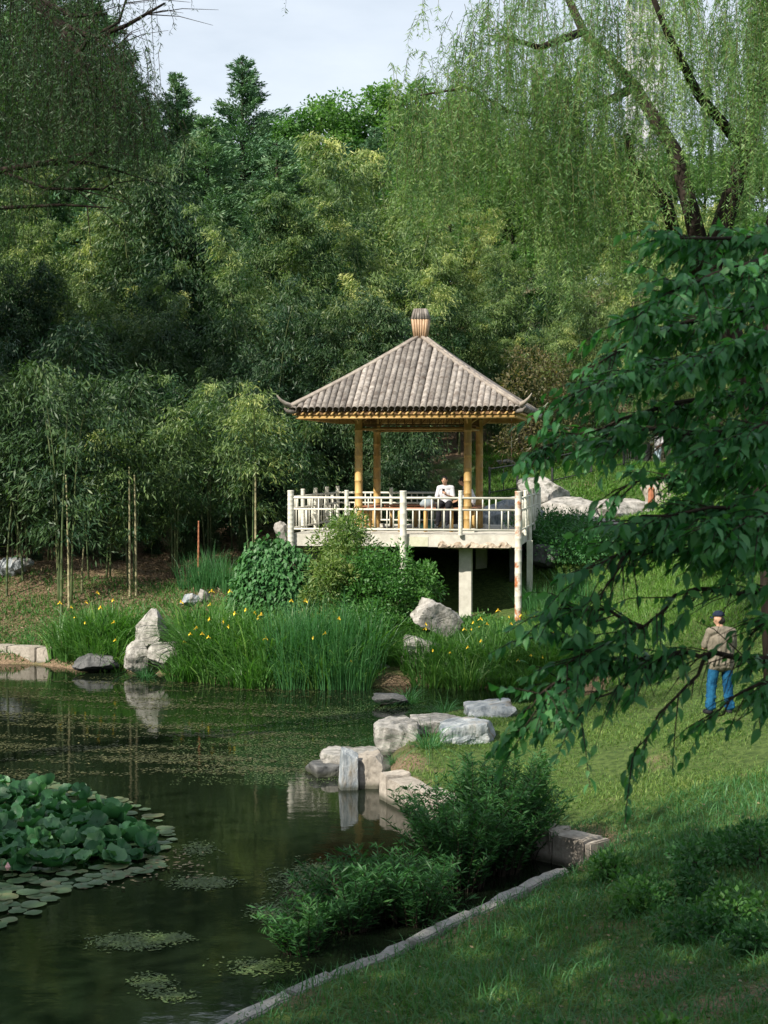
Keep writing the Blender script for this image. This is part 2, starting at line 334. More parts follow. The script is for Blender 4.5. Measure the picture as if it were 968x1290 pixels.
# ground material: soil, litter and short turf
def ground_mat():
    m, n, N, K = _new('turf_and_soil'); out = N.new('ShaderNodeOutputMaterial'); pb = N.new('ShaderNodeBsdfPrincipled'); K(pb.outputs[0], out.inputs[0])
    t = N.new('ShaderNodeTexCoord'); at = N.new('ShaderNodeAttribute'); at.attribute_name = 'v'
    def noise(s, d=6):
        a = N.new('ShaderNodeTexNoise'); a.inputs['Scale'].default_value = s; a.inputs['Detail'].default_value = d; K(t.outputs['Object'], a.inputs[0]); return a
    def ramp(i, p0, c0, p1, c1):
        r = N.new('ShaderNodeValToRGB'); K(i, r.inputs[0]); r.color_ramp.elements[0].position = p0; r.color_ramp.elements[0].color = (*c0, 1)
        r.color_ramp.elements[1].position = p1; r.color_ramp.elements[1].color = (*c1, 1); return r
    n1 = noise(9); n2 = noise(.9); n3 = noise(30, 3)
    g = ramp(n1.outputs['Fac'], .35, (.035, .060, .018), .65, (.085, .125, .035))
    s = ramp(n3.outputs['Fac'], .35, (.10, .07, .045), .65, (.25, .18, .12))
    ad = N.new('ShaderNodeMath'); ad.operation = 'ADD'; K(n2.outputs['Fac'], ad.inputs[0]); K(at.outputs['Fac'], ad.inputs[1])
    k = ramp(ad.outputs[0], .60, (0, 0, 0), .80, (1, 1, 1))
    mxx = N.new('ShaderNodeMixRGB'); K(k.outputs[0], mxx.inputs[0]); K(g.outputs[0], mxx.inputs[1]); K(s.outputs[0], mxx.inputs[2])
    K(mxx.outputs[0], pb.inputs['Base Color']); pb.inputs['Roughness'].default_value = .95; pb.inputs['Specular IOR Level'].default_value = .1
    b = N.new('ShaderNodeBump'); b.inputs['Strength'].default_value = .6; b.inputs['Distance'].default_value = .05; K(n3.outputs['Fac'], b.inputs['Height']); K(b.outputs[0], pb.inputs['Normal'])
    return m
soil = np.clip(1.3 - SD / .9, 0, 1) * .28                                        # trodden strip along the shore
soil += np.where((XX < X(330, YY)) & (YY > 41.5), .34, 0)                        # leaf litter under the bamboo
soil += np.where((YY > 50) & (XX < X(600, YY)), .2, 0)
soil += np.where((YY > 63), .25, 0)
for bx_, by_, br_ in ((2.6, 12.2, .55), (1.0, 12.4, .35), (2.3, 13.4, .4), (0.4, 13.3, .25)): soil += .45 * np.exp(-((XX - bx_) ** 2 + ((YY - by_) * 1.2) ** 2) / br_ ** 2)
gme = mesh_np('ground', np.stack([XX.ravel(), YY.ravel(), ZZ.ravel()], 1), np.stack([ii, ii + 1, ii + nx + 1, ii + nx], 1), ground_mat(), attr=soil.ravel(), smooth=True)
tag(link('ground', gme), kind='structure')

# water
def water_mat():
    m, n, N, K = _new('pond_water'); out = N.new('ShaderNodeOutputMaterial'); pb = N.new('ShaderNodeBsdfPrincipled'); K(pb.outputs[0], out.inputs[0])
    pb.inputs['Base Color'].default_value = (.006, .010, .005, 1); pb.inputs['Roughness'].default_value = .035; pb.inputs['IOR'].default_value = 1.333
    t = N.new('ShaderNodeTexCoord'); mp = N.new('ShaderNodeMapping'); mp.inputs['Scale'].default_value = (1, 1.6, 1); K(t.outputs['Object'], mp.inputs[0])
    a = N.new('ShaderNodeTexNoise'); a.inputs['Scale'].default_value = 2.2; a.inputs['Detail'].default_value = 3; K(mp.outputs[0], a.inputs[0])
    b = N.new('ShaderNodeBump'); b.inputs['Strength'].default_value = .35; b.inputs['Distance'].default_value = .006; K(a.outputs['Fac'], b.inputs['Height'])
    a2 = N.new('ShaderNodeTexNoise'); a2.inputs['Scale'].default_value = 14; a2.inputs['Detail'].default_value = 2; K(mp.outputs[0], a2.inputs[0])
    b2 = N.new('ShaderNodeBump'); b2.inputs['Strength'].default_value = .3; b2.inputs['Distance'].default_value = .0012; K(a2.outputs['Fac'], b2.inputs['Height']); K(b.outputs[0], b2.inputs['Normal'])
    K(b2.outputs[0], pb.inputs['Normal']); return m
wm = MB().add([(-30, 6, 0), (14, 6, 0), (14, 46, 0), (-30, 46, 0)], [(0, 1, 2, 3)])
tag(wm.build('pond_water', water_mat()), kind='structure')

# ------------------------------------------------------------------ leaves
def nrm(a): return a / np.maximum(np.linalg.norm(a, axis=-1, keepdims=True), 1e-9)
def leaves(Pt, D, Ln, Wd, nb=.7, fold=.12, r=None, mid=.45):
    r = r or rng; n = len(Pt); D = nrm(D)
    Nh = np.array([0, 0, 1.0]) * nb + r.normal(size=(n, 3)) * (1 - nb + .25)
    S = nrm(np.cross(D, Nh)); Nn = np.cross(S, D)
    Ln = np.broadcast_to(Ln, (n,))[:, None]; Wd = np.broadcast_to(Wd, (n,))[:, None]
    V = np.stack([Pt, Pt + D * Ln * mid + S * Wd * .5 + Nn * fold * Wd, Pt + D * Ln, Pt + D * Ln * mid - S * Wd * .5 + Nn * fold * Wd], 1)
    return V.reshape(-1, 3)
def quads(n): return np.arange(n * 4).reshape(n, 4)
def leaf_obj(name, chunks, mat, parent, kind=None):      # chunks: list of (V, v)
    V = np.concatenate([c[0] for c in chunks]); a = np.concatenate([np.repeat(c[1], 4) for c in chunks])
    o = link(name, mesh_np(name, V, quads(len(V) // 4), mat, attr=a), parent)
    if kind: o['kind'] = kind
    return o
UP = np.array([0, 0, 1.0])

def make_bamboo(name, seed, h, nc, spread, fol, blen, dens, mat, culm_mat, leafL=.19, leafW=.036, rad=.026):
    r = np.random.default_rng(seed); root = empty(name, (0, 0, 0)); ch = []
    for c in range(nc):
        ph = r.uniform(0, 2 * PI); rr = spread * math.sqrt(r.uniform(0, 1)); hc = h * r.uniform(.72, 1.05)
        b = np.array([rr * math.cos(ph), rr * math.sin(ph), -.15]); la = ph + r.normal() * .5; ld = np.array([math.cos(la), math.sin(la), 0]); lean = r.uniform(.03, .12)
        T = np.linspace(0, 1, 40)
        path = b + UP * (hc * (T - .07 * T ** 6))[:, None] + ld * (hc * (lean * T ** 1.5 + .10 * T ** 6))[:, None]
        MB().tube(path[::3], [rad * (1 - .85 * t) + .004 for t in T[::3]], n=5).build('culm', culm_mat, root, smooth=True)
        nn = int(hc * (1 - fol) / .42); vc = r.normal() * .13
        for t in np.linspace(fol, .985, nn):
            k = min(int(t * 39), 38); pos = path[k] + (path[k + 1] - path[k]) * (t * 39 - k); s = (t - fol) / (1 - fol)
            pr = .30 + .85 * math.sin(PI * min(1, s * .85 + .12)) * (1 - .25 * s)
            for j in range(r.integers(1, 4)):
                az = r.uniform(0, 2 * PI); o = np.array([math.cos(az), math.sin(az), 0]); bl = blen * pr * r.uniform(.5, 1.2); sz = .20 + .27 * bl * r.uniform(.6, 1.3)
                e = pos + o * bl + UP * bl * r.uniform(-.15, .25); v0 = .18 + .36 * s + r.normal() * .12 + vc  # leaves yellower and lighter upward, so tops read lit and lower crown shaded
                n = int(dens * sz * 9); ss = r.uniform(.1, 1, n)[:, None] ** .55; tuft = r.normal(size=(n, 3)) * sz * np.array([.6, .6, .38]); tuft[:, 2] -= np.abs(r.normal(size=n)) * sz * .25
                p = pos + (e - pos) * ss + UP * bl * .35 * np.sin(PI * ss) + tuft * ss
                d = o * .55 - UP * .65 + r.normal(size=(n, 3)) * .5
                v = np.clip(v0 + r.normal(size=n) * .10, 0, 1)
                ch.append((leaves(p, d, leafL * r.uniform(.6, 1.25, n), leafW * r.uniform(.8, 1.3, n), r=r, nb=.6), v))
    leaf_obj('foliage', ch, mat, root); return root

def make_broad(name, seed, h, crown_r, crown_h, clumps, per, mat, leafL=.2, leafW=.12, trunk_r=.25, clump_r=1.0, trunk_mat=None, vshift=0, droop=0.0, flat=.75, first=.35):
    r = np.random.default_rng(seed); root = empty(name, (0, 0, 0)); ch = []; tm = trunk_mat or M['bark']
    top = h; cz = h - crown_h * .5; tb = MB()
    lean = r.normal(size=2) * .04 * h
    tb.tube([(0, 0, -.4), (lean[0] * .2, lean[1] * .2, h * .3), (lean[0] * .6, lean[1] * .6, h * .6), (lean[0], lean[1], h * .9)], [trunk_r * 1.25, trunk_r * .85, trunk_r * .5, trunk_r * .12], n=9)
    for i in range(clumps):
        u = r.uniform(-1, 1); a = r.uniform(0, 2 * PI); q = math.sqrt(1 - u * u); rad = r.uniform(.45, 1.0) ** .6
        wob = 1 + .22 * math.sin(3 * a + seed) * q
        c = np.array([crown_r * rad * q * math.cos(a) * wob, crown_r * rad * q * math.sin(a) * wob, cz + crown_h * .5 * u * rad])
        zb = max(h * first * .8, min(h * .8, c[2] - q * crown_r * .5)); st = (lean[0] * zb / h, lean[1] * zb / h, zb)
        if i % 2 == 0:
            md = [(st[0] * .5 + c[0] * .5) + r.normal() * .15, (st[1] * .5 + c[1] * .5) + r.normal() * .15, zb * .45 + c[2] * .55]
            tb.tube([st, md, c], [trunk_r * .32, trunk_r * .18, .02], n=5, caps=False)
        cr_ = clump_r * r.uniform(.6, 1.25); n = int(per * cr_ / clump_r)
        dv = nrm(r.normal(size=(n, 3))); rr = cr_ * r.uniform(.35, 1.08, n)[:, None] ** .7
        p = c + dv * rr * np.array([1, 1, flat])
        d = dv * np.array([1, 1, .3]) + r.normal(size=(n, 3)) * .5 - UP * (.25 + droop)
        v = np.clip(.38 + vshift + r.normal() * .14 + r.normal(size=n) * .12, 0, 1)
        ch.append((leaves(p, d, leafL * r.uniform(.7, 1.3, n), leafW * r.uniform(.7, 1.2, n), r=r, nb=.65), v))
    tb.build('trunk', tm, root, smooth=True); leaf_obj('crown', ch, mat, root); return root

def make_conifer(name, seed, h, br, mat, dens=120):
    r = np.random.default_rng(seed); root = empty(name, (0, 0, 0)); ch = []; tb = MB()
    tb.tube([(0, 0, -.4), (0, 0, h * .5), (0, 0, h * .99)], [.22, .14, .02], n=8)
    z = h * .12
    while z < h * .99:
        s = z / h; L0 = br * (1 - s) ** .8 * (1 + .18 * math.sin(z * 2.1 + seed)) + .12
        for j in range(r.integers(5, 8)):
            az = r.uniform(0, 2 * PI); o = np.array([math.cos(az), math.sin(az), 0]); bl = L0 * r.uniform(.55, 1.2); rise = r.uniform(.15, .6)
            n = int(dens * bl) + 8; ss = r.uniform(.05, 1, n)[:, None] ** .7
            p = np.array([0, 0, z]) + o * bl * ss + UP * bl * rise * ss ** 1.6 + r.normal(size=(n, 3)) * (.05 + .12 * bl * (1 - ss))
            d = o * .8 + UP * .5 + r.normal(size=(n, 3)) * .45
            v = np.clip(.4 + r.normal() * .15 + r.normal(size=n) * .12, 0, 1)
            ch.append((leaves(p, d, r.uniform(.12, .24, n), r.uniform(.035, .07, n), r=r, nb=.4), v))
            if j % 2 == 0: tb.tube([(0, 0, z), tuple(np.array([0, 0, z]) + o * bl * .9 + UP * bl * rise * .8)], [.04, .01], n=4, caps=False)
        z += r.uniform(.16, .28) * (1 + h / 40)
    tb.build('trunk', M['bark'], root, smooth=True); leaf_obj('crown', ch, mat, root); return root

def strands(starts, lens, r, mat, parent, leafL=.10, leafW=.017, perm=42, sway=.12, vbase=None, stem_mat=None):
    tb_v = []; tb_f = []; ch = []; nb_ = 0
    for i, (s, Ln) in enumerate(zip(starts, lens)):
        s = np.array(s); sw = r.normal(size=2) * sway; n = max(6, int(Ln * perm)); t = np.sort(r.uniform(.02, 1, n))
        ph = r.uniform(0, 6); out = r.normal(size=2) * .42; wb = r.normal(size=2) * .07
        def pos(t):
            t = np.asarray(t)[:, None]
            xy = sw * t * Ln * .35 + out * (1 - np.exp(-t * 4)) * .6 + wb * np.sin(t * 7 + ph) * t
            return s + np.concatenate([xy, -Ln * t + .12 * np.sin(PI * np.clip(t * 3, 0, 1))], 1)
        p = pos(t); az = r.uniform(0, 2 * PI, n)
        d = np.stack([np.cos(az) * .75, np.sin(az) * .75, -np.ones(n) * r.uniform(.15, 1.0, n)], 1)
        vb = (vbase[i] if vbase is not None else .4)
        ch.append((leaves(p, d, leafL * r.uniform(.6, 1.25, n) * (1 - .3 * t), leafW * r.uniform(.8, 1.3, n), r=r, nb=.15), np.clip(vb + r.normal(size=n) * .1 + .15 * t, 0, 1)))
        q = pos(np.linspace(0, .97, 5)); w = np.array([.005, .004, .003, .002, .0015])[:, None]
        for ax in (np.array([1, 0, 0.]), np.array([.3, .95, 0])):
            tb_v.append(np.concatenate([q - ax * w, q + ax * w])); 
            tb_f += [(nb_ + k, nb_ + k + 1, nb_ + 5 + k + 1, nb_ + 5 + k) for k in range(4)]; nb_ += 10
    link('twigs', mesh_np('twigs', np.concatenate(tb_v), np.array(tb_f), stem_mat or M['yshoot'], attr=np.zeros(nb_)), parent)
    return leaf_obj('foliage', ch, mat, parent)

# ------------------------------------------------------------------ pavilion
PAV_A = math.radians(9.4); PCX, PCY = 1.08, 47.2
DK = 3.27                                        # deck floor level
def pw(u, v, z=0): return Vector((PCX + u * math.cos(PAV_A) + v * math.sin(PAV_A), PCY - u * math.sin(PAV_A) + v * math.cos(PAV_A), z))
def subtree(parent, name, mesh, mat4):
    o = link(name, mesh, parent); o.matrix_local = mat4; return o

def build_pavilion():
    root = empty('pavilion', (PCX, PCY, DK), -PAV_A, label='golden bamboo pavilion with weathered pyramid roof standing on the white railed platform', cat='pavilion')
    CU = 1.57; ZE = 6.74 - DK; HW = 3.2; ZA = 8.93 - DK     # column half spacing, eave height, half width, apex height
    # columns: two bamboo poles side by side would not read here: one thick pole with node rings
    def colmesh():
        m = MB(); pts = []; rad = []; z = 0; k = 0
        while z < 3.35:
            for dz, rr in ((0, .112), (.012, .124), (.03, .112), (.26, .109)):
                pts.append((0, 0, z + dz)); rad.append(rr)
            z += .36
        m.tube(pts, rad, n=14); return m.mesh('column', M['pole'], True)
    cm = colmesh()
    for u in (-CU, CU):
        for v in (-CU, CU): link('column', cm, root, (u, v, 0))
    fb = MB().box((0, 0, .05), (.42, .42, .10)).mesh('column_base', M['concrete'])
    for u in (-CU, CU):
        for v in (-CU, CU): link('column_base', fb, root, (u, v, 0))
    # beams and lattice between the columns
    def pole(a, b, r, mat=M['pole'], n=8, nm='beam'):
        return MB().tube([a, b], r, n).build(nm, mat, root, smooth=True)
    for zz, rr, bm_ in ((2.93, .036, M['pole']), (3.04, .022, M['under']), (3.42, .07, M['under'])):  # upper beams coloured dark in place of eave shadow
        for s in (-1, 1):
            pole((-CU - .1, s * CU, zz), (CU + .1, s * CU, zz), rr, bm_); pole((s * CU, -CU - .1, zz + .01), (s * CU, CU + .1, zz + .01), rr, bm_)
    lat = MB()
    for s in (-1, 1):
        for i in range(13):
            u = -CU + .12 + i * (2 * CU - .24) / 12
            lat.tube([(u, s * CU, 3.04), (u, s * CU, 3.40)], .014, 4); lat.tube([(s * CU, u, 3.04), (s * CU, u, 3.40)], .014, 4)
        for i in range(12):
            u = -CU + .12 + i * (2 * CU - .24) / 12; du = (2 * CU - .24) / 12
            lat.tube([(u, s * CU, 3.08), (u + du, s * CU, 3.36)], .011, 4); lat.tube([(s * CU, u, 3.08), (s * CU, u + du, 3.36)], .011, 4)
    lat.build('lattice', M['under'], root)  # dark colour stands for the shadow under the eave
    for su in (-1, 1):                                   # knee braces
        for sv in (-1, 1):
            pole((su * CU, sv * CU, 3.02), (su * (CU + .45), sv * CU, 3.34), .025, nm='brace'); pole((su * CU, sv * CU, 3.02), (su * CU, sv * (CU + .45), 3.34), .025, nm='brace')
            pole((su * CU, sv * CU, 3.02), (su * (CU - .4), sv * CU, 3.36), .02, nm='brace')
    # roof
    roof = MB().add([(-HW + .1, -HW + .1, ZE - .09), (HW - .1, -HW + .1, ZE - .09), (HW - .1, HW - .1, ZE - .09), (-HW + .1, HW - .1, ZE - .09), (0, 0, ZA - .1),
                     (-HW + .1, -HW + .1, ZE - .17), (HW - .1, -HW + .1, ZE - .17), (HW - .1, HW - .1, ZE - .17), (-HW + .1, HW - .1, ZE - .17), (0, 0, ZA - .35)],
                    [(0, 1, 4), (1, 2, 4), (2, 3, 4), (3, 0, 4), (6, 5, 9), (7, 6, 9), (8, 7, 9), (5, 8, 9), (0, 5, 6, 1), (1, 6, 7, 2), (2, 7, 8, 3), (3, 8, 5, 0)]).build('roof', M['under'], root)
    NT = 37; sp = 2 * HW / NT; rise = ZA - ZE; sl = math.hypot(rise, HW)
    def half(L_, r0):                                    # a bamboo half pipe lying along +y from 0 to L_, open end at 0
        m = MB(); n = 8; V = []; Fs = []
        st = [0.0]; y = .32
        while y < L_ - .1: st += [y - .012, y, y + .012]; y += .42
        st.append(L_); rr = [r0 if (i % 3 != 2 or i == 0) else r0 * 1.07 for i in range(len(st))]; rr[-1] = r0 * .96
        for i, y in enumerate(st):
            for k in range(n + 1):
                q = PI * (k / n) * 1.6 - .3 * PI; V.append((rr[i] * math.cos(q), y, rr[i] * math.sin(q)))
        for i in range(len(st) - 1):
            for k in range(n): a = i * (n + 1) + k; Fs.append((a, a + 1, a + n + 2, a + n + 1))
        n0 = len(V)                                      # the rim and the dark hollow inside
        for k in range(n + 1):
            q = PI * (k / n) * 1.6 - .3 * PI; V.append((r0 * .80 * math.cos(q), 0, r0 * .80 * math.sin(q)))
        for k in range(n + 1):
            q = PI * (k / n) * 1.6 - .3 * PI; V.append((r0 * .76 * math.cos(q), .04, r0 * .76 * math.sin(q)))
        for k in range(n): Fs.append((n0 + k, n0 + k + 1, k + 1, k)); Fs.append((n0 + n + 1 + k, n0 + n + 2 + k, n0 + k + 1, n0 + k))
        Fs.append(tuple(n0 + n + 1 + k for k in range(n + 1)))
        m.add(V, Fs); me = m.mesh('bamboo_tile', [M['tile'], M['tile_in']], True)
        for p in list(me.polygons)[-(n + 1):]: p.material_index = 1; p.use_smooth = False
        return me
    cache = {}; R_ = random.Random(3)
    for side in range(4):
        Rz = Matrix.Rotation(side * PI / 2, 4, 'Z')
        for i in range(NT):
            u = -HW + sp * (i + .5); Lh = (HW - abs(u)) / HW * sl + .04
            if Lh < .12: continue
            key = round(Lh, 2)
            if key not in cache: cache[key] = half(Lh, sp * .53)
            jit = R_.uniform(-.03, .015)
            Mt = Rz @ Matrix.Translation((u + R_.uniform(-.006, .006), -HW + jit * .3, ZE - .02)) @ Matrix.Rotation(math.atan2(rise, HW), 4, 'X') @ Matrix.Rotation(R_.uniform(-.006, .006), 4, 'Z') @ Matrix.Translation((0, jit, 0))
            subtree(roof, 'bamboo_tile', cache[key], Mt)
        # rafter ends under the eave
        rf = MB().tube([(-.06, 0, -.02), (.05, .16, .15 * rise / HW + .02)], .030, 8).mesh('rafter', M['pole'], True)
        for i in range(30):
            u = -HW + .16 + i * (2 * HW - .32) / 29
            subtree(roof, 'rafter', rf, Rz @ Matrix.Translation((u, -HW + .035, ZE - .155)))
        subtree(roof, 'fascia', MB().box((0, -HW + .165, ZE - .165), (2 * HW - .36, .05, .19)).mesh('fascia', M['pole']), Rz)
        # fascia pole below the rafters
        fm = MB().tube([(-HW + .12, -HW + .13, ZE - .265), (HW - .12, -HW + .13, ZE - .265)], .028, 6).mesh('fascia_pole', M['pole'], True)
        subtree(roof, 'fascia_pole', fm, Rz)
        # hip ridge with upturned tip
        p0 = Vector((0, 0, ZA + .06)); p1 = Vector((HW, -HW, ZE + .07)); dr = (p1 - p0)
        pts = [p0 + dr * t + Vector((0, 0, -.06 * math.sin(PI * t))) for t in (0, .2, .4, .6, .8, .95, 1.0)]
        for off in (-.055, .055):
            sd = Vector((1, 1, 0)).normalized() * off
            rm = MB().tube([p + sd for p in pts], .058, 8).mesh('hip_ridge', M['ridge'], True); subtree(roof, 'hip_ridge', rm, Rz)
        dh = Vector((1, -1, 0)).normalized()
        hp = [p1 - dh * .25 + Vector((0, 0, .02)), p1 + dh * .02 + Vector((0, 0, .01)), p1 + dh * .18 + Vector((0, 0, .07)), p1 + dh * .33 + Vector((0, 0, .17)), p1 + dh * .45 + Vector((0, 0, .30))]
        subtree(roof, 'eave_tip', MB().tube(hp, [.07, .075, .058, .036, .010], 8).mesh('eave_tip', M['ridge'], True), Rz)
        hb = [p1 - dh * 1.0 + Vector((0, 0, .10)), p1 - dh * .2 + Vector((0, 0, -.16)), p1 + dh * .10 + Vector((0, 0, -.15)), p1 + dh * .2 + Vector((0, 0, -.06))]
        subtree(roof, 'corner_rafter', MB().tube(hb, [.06, .08, .06, .02], 6).mesh('corner_rafter', M['tile'], True), Rz)
    # finial: flared basket of upright bamboo with a shingled cap
    fin = MB().tube([(0, 0, ZA - .15), (0, 0, ZA + .5)], [.13, .19], 8).build('finial', M['under'], root)
    for side in range(4):
        Rz = Matrix.Rotation(side * PI / 2, 4, 'Z')
        for k in range(6):
            f = (k - 2.5) / 2.5
            a = Vector((f * .140, -.158, ZA - .10)); b = Vector((f * .205, -.222, ZA + .52)); c = Vector((f * .150, -.160, ZA + .80))
            subtree(fin, 'bamboo_strip', MB().tube([a, b], [.030, .042], 7).mesh('bamboo_strip', M['orange'], True), Rz)
            subtree(fin, 'cap_strip', MB().tube([b + Vector((0, -.012, -.02)), c], [.046, .034], 7).mesh('cap_strip', M['tile'], True), Rz)
    MB().box((0, 0, ZA + .79), (.34, .34, .05)).build('cap_top', M['tile'], fin)
    # thin cord hanging from the right eave
    MB().tube([(HW - .6, .9, ZE - .2), (HW - .6, .9, ZE - 1.35)], .012, 5).build('hanging_cord', M['rust'], root)
    return root
build_pavilion()

# ------------------------------------------------------------------ platform with railings
U0, U1, V0, V1 = -3.15, 3.13, -3.25, 3.75
def build_platform():
    root = empty('platform', pw(0, 0, 0.8), -PAV_A, label='raised concrete platform with white painted bamboo-style railings under the pavilion', cat='platform')
    Z = lambda z: z - .8
    MB().box(((U0 + U1) / 2, (V0 + V1) / 2, Z(DK - .17)), (U1 - U0, V1 - V0, .34)).build('slab', M['concrete'], root)
    # crumbled render along the lower front edge
    m = MB(); r = random.Random(5); n = 34; V = []
    for i in range(n):
        u = .95 + (U1 - .18 - .95) * i / (n - 1); h = .12 + .05 * math.sin(i * .9) + r.uniform(-.025, .025)
        V += [(u, V0 - .03 - r.uniform(0, .045), Z(DK - .35)), (u, V0 - .035 - r.uniform(0, .05), Z(DK - .35 + h * .5)), (u, V0 + .004, Z(DK - .35 + h)), (u, V0 + .1, Z(DK - .37 - r.uniform(0, .03)))]
    Fs = []
    for i in range(n - 1):
        for k in range(3): a = i * 4 + k; Fs.append((a, a + 4, a + 5, a + 1))
        Fs.append((i * 4 + 3, i * 4 + 7, i * 4 + 4, i * 4))
    m.add(V, Fs).build('broken_edge', M['crumbled'], root)
    MB().box((.28, V0 - .006, Z(DK - .2)), (.78, .012, .26)).build('yellow_patch', surf('yellowed_render', (.46, .46, .34), (.54, .53, .42), bump=.2, rough=.9), root)
    # supports
    for u, v, w in ((1.62, -2.45, .34), (-1.55, -2.45, .34), (1.62, 1.9, .34), (-1.55, 1.9, .34)):
        p = pw(u, v); g = gz(p.x, p.y)
        MB().box((u, v, (Z(DK - .34) + Z(g - .3)) / 2), (w, w, DK - .34 - g + .3)).build('pillar', M['concrete'], root)
    # added dark walls that close the crawl space and keep it black
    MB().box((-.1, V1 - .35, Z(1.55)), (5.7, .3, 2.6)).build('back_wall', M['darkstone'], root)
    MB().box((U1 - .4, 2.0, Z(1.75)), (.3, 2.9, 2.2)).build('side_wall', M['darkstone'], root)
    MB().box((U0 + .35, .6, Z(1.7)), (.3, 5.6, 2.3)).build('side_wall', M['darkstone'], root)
    zt, zm, zb = DK + 1.0, DK + .68, DK + .13
    def railing(a, b, bays, ext=(), posts_end=True):
        rt = MB().tube([(a[0], a[1], Z(zt)), (b[0], b[1], Z(zt))], .034, 8).build('railing', M['white'], root, smooth=True)
        for zz, rr in ((zm, .028), (zb, .030)):
            MB().tube([(a[0], a[1], Z(zz)), (b[0], b[1], Z(zz))], rr, 8).build('rail', M['white'], rt, smooth=True)
        A = Vector((a[0], a[1], 0)); B = Vector((b[0], b[1], 0)); bl = (B - A).length / bays; d = (B - A).normalized()
        upm = MB().tube([(0, 0, zm - DK), (0, 0, zt - DK)], .021, 6).mesh('baluster', M['white'], True)
        lom = MB().tube([(0, 0, zb - DK), (0, 0, zm - DK)], .021, 6).mesh('baluster', M['white'], True)
        fum = MB().tube([(0, 0, zb - DK), (0, 0, zt - DK)], .022, 6).mesh('baluster', M['white'], True)
        for i in range(bays):
            c = A + d * bl * (i + .5)
            link('baluster', fum, rt, (c.x, c.y, Z(DK)))
            for o_ in (-.18, .18): p = c + d * o_; link('baluster', upm, rt, (p.x, p.y, Z(DK)))
            for o_ in (-.52, -.34, .34, .52): p = c + d * o_; link('baluster', lom, rt, (p.x, p.y, Z(DK)))
        return [A + d * bl * i for i in range(bays + 1)]
    e = .07
    fr = railing((U0 - .02, V0 - e), (U1 + .02, V0 - e), 4)
    rr = railing((U1 + e, V0), (U1 + e, V1), 4)
    lr = railing((U0 - e, V0), (U0 - e, V1), 4)
    br = railing((U0, V1 - .05), (.2, V1 - .05), 2)
    def post(p, z0, z1, r, mat=M['white'], node=False):
        zs = [z0 + (z1 - z0) * k / 12 for k in range(13)]; pts = []; rad = []
        for z in zs: pts += [(p[0], p[1], Z(z)), (p[0], p[1], Z(z) + .02), (p[0], p[1], Z(z) + .04)]; rad += [r, r * 1.07, r]
        MB().tube(pts, rad, n=10).build('post', mat, root, smooth=True)
    for i, p in enumerate(fr):
        w = pw(p.x, p.y); g = gz(w.x, w.y)
        if i == 0: post(p, DK - .36, DK + 1.16, .088)
        elif i == 2: post(p, g - .2, DK + 1.16, .095)
        elif i == 4: post(p, g - .2, DK + 1.16, .095, M['rust'])
        else: post(p, DK - .03, DK + 1.17, .058)
    for i, p in enumerate(rr[1:]):
        w = pw(p.x, p.y); g = gz(w.x, w.y)
        if i == 1: post(p, min(g, 2.0) - .3, DK + 1.15, .06)
        else: post(p, DK - .1, DK + 1.15, .055 if i < 3 else .09)
    MB().box((U1 + .14, V0 + 2.55, Z(1.9)), (.16, .16, 2.2)).build('pillar', M['white'], root)
    for p in lr[1:]: post(p, DK - .1, DK + 1.17, .06)
    for p in br[1:]: post(p, DK - .05, DK + 1.12, .055)
build_platform()

# benches between the columns
def bench(a, b, label):
    A = pw(*a); B = pw(*b); d = (B - A); L_ = d.length; rz = math.atan2(d.y, d.x)
    root = empty('bench', ((A.x + B.x) / 2, (A.y + B.y) / 2, DK), rz, label=label, cat='bench', group='benches between the pavilion columns')
    for k in range(3): MB().box((0, (k - 1) * .13, .66), (L_, .12, .05)).build('slat', M['seat'], root)
    for x in (-L_ * .42, -L_ * .14, L_ * .14, L_ * .42):
        for y in (-.12, .12): MB().tube([(x, y, 0), (x, y, .632)], .045, 8).build('leg', M['pole'], root, smooth=True)
bench((-1.32, -1.57), (1.32, -1.57), 'long red-brown bench between the two front columns of the pavilion')
bench((-1.32, 1.57), (1.32, 1.57), 'long red-brown bench between the two rear columns of the pavilion')
bench((-1.57, -1.32), (-1.57, 1.32), 'red-brown bench along the left side of the pavilion between front and rear column')
bench((1.57, -1.32), (1.57, 1.32), 'red-brown bench along the right side of the pavilion beside the people')

# ------------------------------------------------------------------ people
def capsules(name, segs, balls, voxel, mat, parent, smooth=4):
    """one continuous surface: tapered limbs and ellipsoids fused by a voxel remesh"""
    m = MB()
    def ell(c, r, n=12):
        V = []; Fs = []; K = 8
        for i in range(1, K):
            th = PI * i / K
            for k in range(n): q = 2 * PI * k / n; V.append((c[0] + r[0] * math.sin(th) * math.cos(q), c[1] + r[1] * math.sin(th) * math.sin(q), c[2] + r[2] * math.cos(th)))
        V += [(c[0], c[1], c[2] + r[2]), (c[0], c[1], c[2] - r[2])]; t, b = len(V) - 2, len(V) - 1
        for i in range(K - 2):
            for k in range(n): k2 = (k + 1) % n; Fs.append((i * n + k, (i + 1) * n + k, (i + 1) * n + k2, i * n + k2))
        for k in range(n): k2 = (k + 1) % n; Fs.append((t, k, k2)); Fs.append(((K - 2) * n + k, b, (K - 2) * n + k2))
        m.add(V, Fs)
    for pts, rad in segs:
        m.tube(pts, rad, 12)
        for p, r in zip(pts, rad): ell(p, (r, r, r), 10)
    for c, r in balls: ell(c, r)
    o = m.build(name, mat, parent)
    rm = o.modifiers.new('fuse', 'REMESH'); rm.mode = 'VOXEL'; rm.voxel_size = voxel; rm.use_smooth_shade = True
    sm = o.modifiers.new('smooth', 'SMOOTH'); sm.factor = .5; sm.iterations = smooth
    return o
